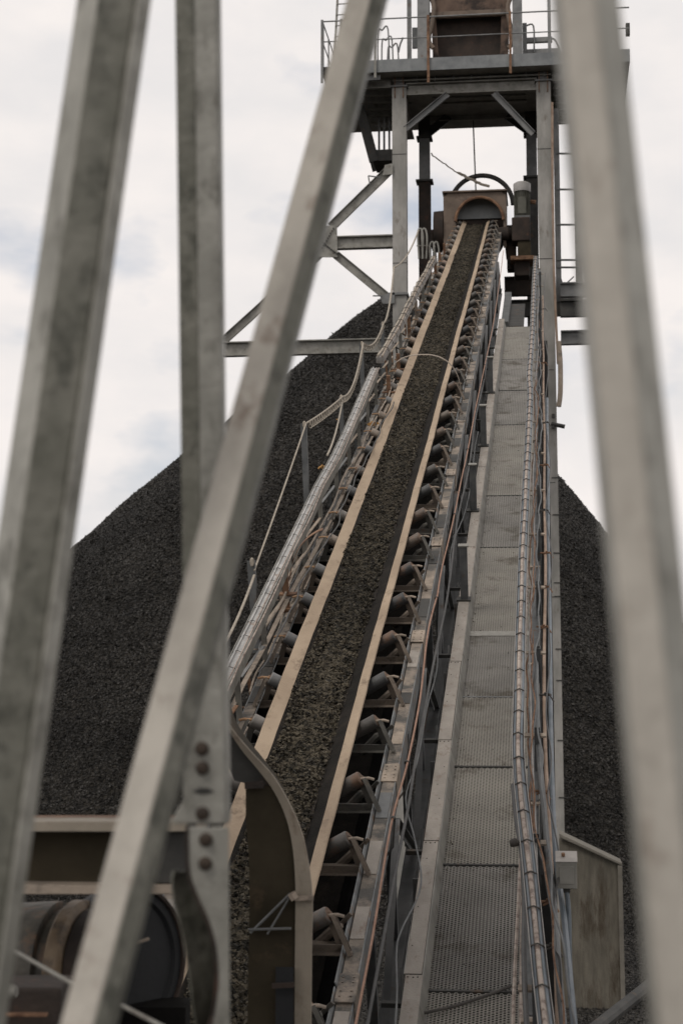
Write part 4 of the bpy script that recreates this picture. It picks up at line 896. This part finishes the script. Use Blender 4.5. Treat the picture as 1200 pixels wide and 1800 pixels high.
# arch rim
CX = XY(842, 370, YHd); RX = abs(XY(884, 370, YHd)-CX); ZA = ZY(347, YHd, 842)
part(MB().tube([Vector((CX-RX*math.cos(t), YHd-.02, ZA-RX+RX*math.sin(t))) for t in np.linspace(0, math.pi, 20)], .045, 8), 'arch_rim', 'rust', hd)
part(MB().lathe(on_Y(829, 398, YHd+.58), (0, 1, 0), [(0, 0), (0, .98), (.9, .98), (.9, 0)], 40), 'drum_casing', 'rust_dark', hd)
part(MB().box((XY(889, 400, YHd)+.01, YHd+.2, ZY(470, YHd, 897)), (XY(906, 400, YHd), YHd+.7, ZY(392, YHd, 897))), 'drive_guard', 'rust_dark', hd, .02)
# rounded left shoulder
part(MB().lathe(Vector((X0-.30, YHd+.5, ZY(400, YHd, 770))), (1, 0, 0), [(0, 0), (0, .60), (.28, .62), (.28, 0)], 28), 'drum_cover', 'rust_dark', hd)
part(MB().box((XY(756, 410, YHd), YHd+.3, ZY(430, YHd, 770)), (X0-.31, YHd+.8, ZY(398, YHd, 770))), 'bearing_block', 'rust_dark', hd, .02)
# big ring above
CR = on_Y(846, 362, 49.9); rr = abs(XY(901, 362, 49.9)-CR.x)
part(MB().tube([CR+Vector((-rr*math.cos(t), 0, rr*math.sin(t))) for t in np.linspace(.0, math.pi, 30)], .07, 10), 'top_hoop', 'steel_dark', hd)
# head pulley
hpul = MB().lathe(W(XC-.5, 51.3, -.32), (1, 0, 0), [(0, 0), (0, .30), (1.0, .30), (1.0, 0)], 28)
part(hpul, 'head_pulley', 'belt', hd)
# drive
dr = thing('drive_motor', 'upright finned electric motor with pale cap on a dark gearbox right of the head box', 'motor', (XY(917, 480, 48.7), 48.7, ZY(480, 48.7, 917)))
cx = XY(917, 360, 48.9); Ym = 48.9; rm = .20
rm = .225
zz0, zz1, zz2 = ZY(385, Ym, 917), ZY(337, Ym, 917), ZY(321, Ym, 917)
part(MB().lathe((cx, Ym, zz0), (0, 0, 1), [(0, 0), (0, rm*.9), (zz1-zz0, rm*.9), (zz1-zz0, 0)], 20), 'motor_body', 'motor_fin', dr)
fn = MB()
for k in range(26):
    a = k*2*math.pi/26; d = Vector((math.cos(a), math.sin(a), 0)); fn.bar(Vector((cx, Ym, zz0+.05))+d*(rm*.95), Vector((cx, Ym, zz1-.03))+d*(rm*.95), .012, .05, d)
part(fn, 'cooling_fins', 'motor_fin', dr)
part(MB().lathe((cx, Ym, zz1-.02), (0, 0, 1), [(0, rm*1.08), (.02, rm*1.12), (zz2-zz1-.03, rm*1.12), (zz2-zz1+.02, rm*.8), (zz2-zz1+.03, 0)], 24), 'fan_cap', 'motor_cap', dr)
part(MB().box((cx-.22, Ym-.23, zz0-.02), (cx+.22, Ym+.2, zz0+.05)), 'mounting_flange', 'post', dr, .01)
part(MB().box((cx-.12, Ym-.24, zz0+.1), (cx+.12, Ym-.17, zz0+.6)), 'terminal_box', 'motor_fin', dr, .01)
zg = ZY(428, Ym, 917); part(MB().box((cx-.30, Ym-.35, zg), (cx+.22, Ym+.4, zz0-.03)), 'gearbox', 'rust_dark', dr, .03)
zg2 = ZY(455, Ym, 917); part(MB().box((cx-.14, Ym-.3, zg2), (cx+.24, Ym+.3, zg)), 'gearbox_foot', 'cover', dr, .02)
part(MB().box((cx-.35, Ym-.4, ZY(462, Ym, 917)), (cx+.33, Ym+.5, zg2)), 'base_plate', 'rust', dr, .01)
part(MB().box((cx-.25, Ym-.2, ZY(487, Ym, 917)), (cx+.2, Ym+.4, ZY(462, Ym, 917))), 'pedestal', 'rust_dark', dr, .02)
part(MB().lathe((cx-.75, Ym, ZY(410, Ym, 917)), (1, 0, 0), [(0, 0), (0, .14), (.12, .2), (.34, .2), (.45, .12), (.45, 0)], 18), 'coupling', 'rust_dark', dr)
part(MB().lathe((cx+.15, Ym+.1, ZY(352, Ym, 917)), (1, 0, -.2), [(0, 0), (0, .05), (.25, .07), (.25, 0)], 8), 'lifting_lug', 'rust', dr)
# ropes
tag(MB().tube(sag(on_Y(831, 212, 51.0), on_Y(838, 392, 49.6), .0), .022, 6).build('hanging_rope', 'tie'), 'dark rope hanging straight from the tower beam down to the belt head', 'rope')
tag(MB().tube(jitter(sag(on_Y(757, 270, 50.5), on_Y(858, 327, 49.2), .12, 24), .02), [.02 if i < 12 else .045 for i in range(25)], 6).build('knotted_rope', 'rope'), 'fraying tan rope slanting down from the left to the big hoop over the head box', 'rope')
# small rails beside head
sr = thing('small_rail', 'little bent tube railing left of the conveyor head beside the tower column', 'railing', on_Y(742, 450, 47.4))
for a in (736, 743, 757, 764):
    yy0, yy1 = (402, 455) if a < 750 else (425, 462)
    part(MB().tube(smooth_path([on_Y(a, yy1, 47.4), on_Y(a-2, yy0+8, 47.4), on_Y(a+3, yy0, 47.4), on_Y(a+7, yy0+14, 47.4), on_Y(a+6, yy1, 47.4)], 4), .028, 6), 'bent_tube', 'galv', sr)
part(MB().tube([on_Y(732, 432, 47.4), on_Y(752, 432, 47.4)], .02, 6), 'cross_tube', 'galv', sr)

# ------------------------------------------------------------------ foreground: big out of focus struts
def fstrut(name, label, l0, r0, y0, z0_, l1, r1, y1, z1_, prof, m, ext=400, faces=None, bev=.002):
    """edges (px) at two heights with distances; prof in fractions of the width: list of (u 0..1, v in widths towards the camera)"""
    sl_ = (l1-l0)/(y1-y0); sr_ = (r1-r0)/(y1-y0); sz_ = (z1_-z0_)/(y1-y0)
    ends = []
    for y in (y0-ext, y1+ext):
        l = l0+sl_*(y-y0); r = r0+sr_*(y-y0); z = z0_+sz_*(y-y0); ends.append((on_z(l, y, z), on_z(r, y, z)))
    (a0, b0), (a1, b1) = ends
    ax = ((a1+b1)/2-(a0+b0)/2).normalized(); u0 = b0-a0; u1 = b1-a1; tow = u0.cross(ax).normalized()
    if tow.dot(CAM-a0) < 0: tow = -tow
    wv = (u0.length+u1.length)/2
    base = thing(name, label, 'steel strut', (a1+b1)/2)
    return base, (a0, b0, u0), (a1, b1, u1), tow, wv
def fbuild(st, polys, parent_name_m, bev=.002):
    base, (a0, b0, u0), (a1, b1, u1), tow, wv = st
    for name, m, prof in polys:
        n = len(prof); vs = [a0+u0*p[0]+tow*(p[1]*wv) for p in prof]+[a1+u1*p[0]+tow*(p[1]*wv) for p in prof]
        fs = [(i, (i+1) % n, n+(i+1) % n, n+i) for i in range(n)]+[tuple(range(n-1, -1, -1)), tuple(range(n, 2*n))]
        part(MB().add(vs, fs), name, m, base, bev)
# A leftmost, folded section: outer flange, recessed web, inner flange
st = fstrut('steel_strut', 'wide folded galvanised strut leaning across the left edge of the photo, out of focus', 128, 264, 0, 2.3, -139, 8.5, 1800, 2.13, None, None)
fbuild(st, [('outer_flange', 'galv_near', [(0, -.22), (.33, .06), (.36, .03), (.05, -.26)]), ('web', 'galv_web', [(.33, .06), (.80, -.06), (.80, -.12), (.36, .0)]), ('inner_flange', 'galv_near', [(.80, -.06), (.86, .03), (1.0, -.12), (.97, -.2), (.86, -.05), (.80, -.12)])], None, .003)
# B vertical bolted member
st = fstrut('bolted_post', 'upright galvanised steel post with rusty bolts and a flared gusset at its foot', 306, 384, 0, 3.05, 325, 402, 1450, 3.0, None, None, 0)
baseB = st[0]
def seg_post(l0, r0, y0, l1, r1, y1, z, polys):
    a0, b0, a1, b1 = on_z(l0, y0, z), on_z(r0, y0, z), on_z(l1, y1, z), on_z(r1, y1, z)
    u0, u1 = b0-a0, b1-a1; ax = (a1-a0).normalized(); tow = u0.cross(ax).normalized()
    if tow.dot(CAM-a0) < 0: tow = -tow
    wv = u0.length
    for name, m, prof in polys:
        n = len(prof); vs = [a0+u0*p[0]+tow*(p[1]*wv) for p in prof]+[a1+u1*p[0]+tow*(p[1]*wv) for p in prof]
        fs = [(i, (i+1) % n, n+(i+1) % n, n+i) for i in range(n)]+[tuple(range(n-1, -1, -1)), tuple(range(n, 2*n))]
        part(MB().add(vs, fs), name, m, baseB, .0025)
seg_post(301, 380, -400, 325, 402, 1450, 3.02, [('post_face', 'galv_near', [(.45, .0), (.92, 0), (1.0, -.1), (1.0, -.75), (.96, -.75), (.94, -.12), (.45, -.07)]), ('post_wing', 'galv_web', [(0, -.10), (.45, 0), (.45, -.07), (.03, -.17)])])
zB = 2.985
def gp(pts, z, m, name, th=.008): return part(MB().plate([on_z(a, b, z) for a, b in pts], Fv, th), name, m, baseB, .002)
gp([(326, 1075), (388, 1075), (396, 1448), (303, 1448), (308, 1432), (322, 1408)], zB, 'galv_near', 'splice_plate')
def cpts(pts, sub=5): return [(p.x, p.y) for p in smooth_path([Vector((a, b, 0)) for a, b in pts], sub)]
left_edge = cpts([(326, 1454), (328, 1530), (342, 1575), (362, 1620), (374, 1665), (378, 1720), (372, 1775), (358, 1830), (330, 1900)])
gp(left_edge+[(404, 1900), (402, 1454)], zB, 'galv_near', 'gusset_plate')
mb = MB(); pts = [on_z(a, b, zB) for a, b in left_edge]; K = len(pts)
mb.add([p-Fv*.002 for p in pts]+[p+Fv*.16-Rv*.0 for p in pts], [(i, i+1, K+i+1, K+i) for i in range(K-1)])
g_ = part(mb, 'curved_flange', 'rust_dark', baseB); md = g_.modifiers.new('s', 'SOLIDIFY'); md.thickness = .006
mb = MB(); pts = [on_z(a-2-48*math.sin(min(1, max(0, (b-1500)/330))*math.pi)**.6, b, zB+.12) for a, b in left_edge[5:]]; 
pts2 = [on_z(a-2, b, zB+.15) for a, b in left_edge[5:]]; K = len(pts)
mb.add(pts+pts2, [(i, i+1, K+i+1, K+i) for i in range(K-1)]); g_ = part(mb, 'back_plate', 'galv_web', baseB); md = g_.modifiers.new('s', 'SOLIDIFY'); md.thickness = .005
for (cx, cy) in ((355, 1316), (356, 1350), (356, 1430), (362, 1476), (361, 1518)):
    b_ = MB().lathe(on_z(cx, cy, zB-.001), -Fv, [(0, .0125), (.002, .0125), (.002, .0095), (.008, .0088), (.009, .006), (.009, 0)], 12)
    part(b_, 'bolt', 'gaff', baseB, .0008)
gp([(336, 1391), (352, 1384), (366, 1385), (378, 1392), (362, 1396), (350, 1396)], zB-.002, 'steel_dark', 'slot', .004)
# C diagonal box member
st = fstrut('steel_strut', 'long diagonal tan grey square strut crossing the photo from top centre to lower left', 608, 672, 0, 2.95, 105, 194, 1800, 2.12, None, None)
fbuild(st, [('front_face', 'galv_tan', [(0, -.05), (.05, .02), (.64, .05), (.68, .03), (.68, -.06), (.0, -.14)]), ('side_face', 'galv_web', [(.68, .03), (.71, .02), (1.0, -.30), (1.0, -.9), (.0, -.9), (.0, -.145), (.68, -.065)])], None, .003)  # side face darker than the front: overcast shade put into its colour
# D right member
st = fstrut('steel_strut', 'very blurred thick steel strut running down the right edge of the photo', 985, 1098, 0, 1.42, 1160, 1298, 1800, 1.22, None, None)
fbuild(st, [('front_face', 'galv_tan', [(0, -.06), (.06, .0), (.50, .03), (.56, .0), (.56, -.1), (0, -.16)]), ('side_face', 'galv_near', [(.56, .0), (1.0, -.35), (1.0, -.9), (.0, -.9), (.0, -.165), (.56, -.105)])], None, .003)

# ------------------------------------------------------------------ curved guard plate over the tail of the belt
zg_ = 7.4
gd = thing('curved_guard', 'dark guard plate with curved tan edge flange standing in front of the belt, bottom centre', 'guard', on_z(500, 1850, zg_))
edge = cpts([(392, 1230), (402, 1275), (425, 1315), (455, 1352), (484, 1392), (505, 1440), (516, 1495), (520, 1555), (520, 1600), (519, 1700), (518, 1850)], 4)
inner = [on_z(a, b, zg_) for a, b in edge]
outer_px = cpts([(393, 1230), (404, 1272), (440, 1318), (480, 1362), (510, 1412), (532, 1465), (545, 1530), (550, 1585), (549, 1640), (548, 1720), (547, 1850)], 4)
wid = [on_z(a, b, zg_-.02) for a, b in outer_px]
mb = MB(); K = len(inner); mb.add(inner+wid, [(i, i+1, K+i+1, K+i) for i in range(K-1)]); o_ = part(mb, 'edge_flange', 'hood_edge', gd)
md = o_.modifiers.new('s', 'SOLIDIFY'); md.thickness = .008
mb = MB().plate([on_z(a, b, zg_+.01) for a, b in [(432, 1382), (432, 1440), (437, 1500), (439, 1580), (437, 1680), (434, 1850)]+[q for q in edge if q[1] > 1380][::-1]], Fv, .012)
part(mb, 'web_plate', 'cover', gd)
mb = MB().plate([on_z(a, b, zg_+.06) for a, b in [(385, 1262), (393, 1230)]+[q for q in edge if q[1] < 1400][1:]+[(470, 1386), (412, 1372), (396, 1330)]], Fv, .012)
part(mb, 'upper_plate', 'steel_dark', gd)
mb = MB(); back = [p+Fv*.35 for p in inner]; mb.add(inner+back, [(i, i+1, K+i+1, K+i) for i in range(K-1)]); o_ = part(mb, 'hood_sheet', 'cover', gd); md = o_.modifiers.new('s', 'SOLIDIFY'); md.thickness = .006
part(MB().bar(on_z(430, 1381, zg_-.02), on_z(464, 1379, zg_-.02), .008, .03), 'top_lip', 'rust_dark', gd)
part(MB().bar(on_z(518, 1579, zg_-.04), on_z(551, 1578, zg_-.04), .016, .02), 'joint_strap', 'dusty', gd)
part(MB().tube([on_z(510, 1571, zg_-.03), on_z(440, 1640, zg_-.02)], .006, 6), 'tie_wire', 'steel', gd); part(MB().tube([on_z(512, 1572, zg_-.03), on_z(470, 1642, zg_-.02)], .005, 6), 'tie_wire', 'steel', gd)
part(MB().tube([on_z(436, 1634, zg_-.03), on_z(512, 1632, zg_-.03)], .006, 6), 'tie_wire', 'steel', gd)
part(MB().box(on_z(484, 1850, zg_-.06), on_z(516, 1700, zg_-.03)), 'door_panel', 'navy', gd); part(MB().bar(on_z(478, 1733, zg_-.08), on_z(517, 1731, zg_-.08), .02, .02), 'latch_bar', 'rust_dark', gd)
part(MB().tube([on_z(512, 1570, zg_-.05), on_z(518, 1580, zg_-.05)], .02, 6), 'knot', 'dusty', gd)

# ------------------------------------------------------------------ unseen roof deck added above the frame to shade what is near
rf = thing('shade_roof', 'unseen roof deck added to shade the near end of the conveyor', 'roof', (-1, 5, 13.4))
part(MB().box((-8, 1.6, 13.4), (6.5, 9.0, 13.5)), 'shade_roof_sheet', 'steel_dark', rf)
for yy in (2, 5, 8): part(MB().hbeam((-8, yy, 13.25), (6.5, yy, 13.25), .15, .29), 'shade_roof_beam', 'steel', rf)

# ------------------------------------------------------------------ machinery at the lower left
zb2 = 5.6
bm_ = thing('channel_beam', 'brown channel beam lying level between the left struts, lower left of the photo', 'beam', on_z(180, 1570, zb2))
part(MB().box(on_z(-60, 1552, zb2), on_z(330, 1462, zb2)+Vector((0, .02, 0))), 'web', 'cover', bm_)
def lbox(x0p, y0p, x1p, y1p, z, dep, m, name, par, bev=.003):
    a, b = on_z(x0p, y0p, z), on_z(x1p, y1p, z)
    return part(MB().bar((a+on_z(x0p, y1p, z))/2+Vector((0, dep/2, 0)), (b+on_z(x1p, y0p, z))/2+Vector((0, dep/2, 0)), dep, abs(on_z(x0p, y0p, z).z-on_z(x0p, y1p, z).z)), name, m, par, bev)
lbox(-60, 1462, 332, 1444, zb2-.14, .16, 'hood_edge', 'top_flange', bm_); lbox(-60, 1444, 300, 1437, zb2+.1, .1, 'rust', 'rust_strip', bm_); lbox(-60, 1572, 300, 1556, zb2-.14, .16, 'dusty', 'bottom_flange', bm_)
lbox(268, 1552, 332, 1462, zb2-.1, .12, 'steel_dark', 'end_plate', bm_)
# pulley drum
pl = thing('tail_pulley', 'dusty pulley drum with a worn tan rim, blurred in the lower left corner', 'pulley', on_z(80, 1760, 5.9))
ax = (Rv*.96-Vector((0, .24, 0))).normalized(); c_ = on_z(42, 1702, 6.05)
part(MB().lathe(c_, ax, [(-.35, 0), (-.35, .20), (.10, .236), (.13, .236), (.135, .21), (.165, .21), (.17, 0)], 48), 'drum', 'drum', pl)
part(MB().lathe(c_+ax*.172, ax, [(0, .0), (0, .232), (.012, .243), (.050, .243), (.062, .225), (.062, .0)], 48), 'rim', 'drum_rim', pl)
part(MB().lathe(c_+ax*.24, ax, [(0, 0), (0, .215), (.05, .215), (.06, .19), (.06, 0)], 40), 'side_disc', 'rust_dark', pl)
for k in range(8):
    t = k*math.pi/4+.3; a_ = ax.orthogonal().normalized(); b_ = ax.cross(a_); q = c_+ax*.30+(a_*math.cos(t)+b_*math.sin(t))*.15
    part(MB().lathe(q, ax, [(0, .014), (.015, .014), (.015, 0)], 6), 'rim_bolt', 'steel_dark', pl)
ax2 = (Rv*.80-Vector((0, .60, 0))).normalized(); c2_ = on_z(222, 1700, 6.15)
part(MB().lathe(c2_-ax2*.10, ax2, [(0, 0), (0, .27), (.06, .29), (.10, .29), (.10, .25), (.085, .24), (.085, .06), (.13, .05), (.13, 0)], 48), 'guard_disc', 'navy', pl)
part(MB().tube([c2_+ax2*.005+(ax2.orthogonal().normalized()*math.cos(t)+ax2.cross(ax2.orthogonal().normalized())*math.sin(t))*.287 for t in np.linspace(0, 2*math.pi, 40)], .010, 6), 'guard_rim', 'rust_dark', pl)
part(MB().tube([on_z(222, 1664, 5.7), on_z(262, 1650, 5.7)], .006, 6), 'spoke', 'dusty', pl)
part(MB().tube([c_+ax*.2, c2_], .035, 10), 'shaft', 'steel_dark', pl)
bx = thing('bearing_housing', 'dark bearing housing with a pale round cap and red strip in the bottom left corner', 'bearing', on_z(50, 1850, 5.3))
lbox(-60, 1900, 98, 1738, 5.35, .25, 'rust_dark', 'body', bx, .01); part(MB().lathe(on_z(-5, 1742, 5.2), ax, [(0, 0), (0, .022), (.055, .022), (.065, .016), (.065, 0)], 14), 'round_cap', 'galv', bx); lbox(-60, 1788, 82, 1782, 5.3, .03, 'rust', 'red_strip', bx)
lbox(98, 1900, 135, 1768, 5.45, .1, 'dusty', 'side_bracket', bx)
lbox(135, 1900, 320, 1772, 6.1, .2, 'shade_black', 'base_frame', bx)
tag(MB().tube([on_z(12, 1664, 4.2), on_z(125, 1728, 4.0), on_z(200, 1760, 3.9), on_z(300, 1812, 3.7)], .0055, 8).build('stay_rod', 'galv'), 'thin pale rod slanting across the machinery in the lower left corner', 'rod')
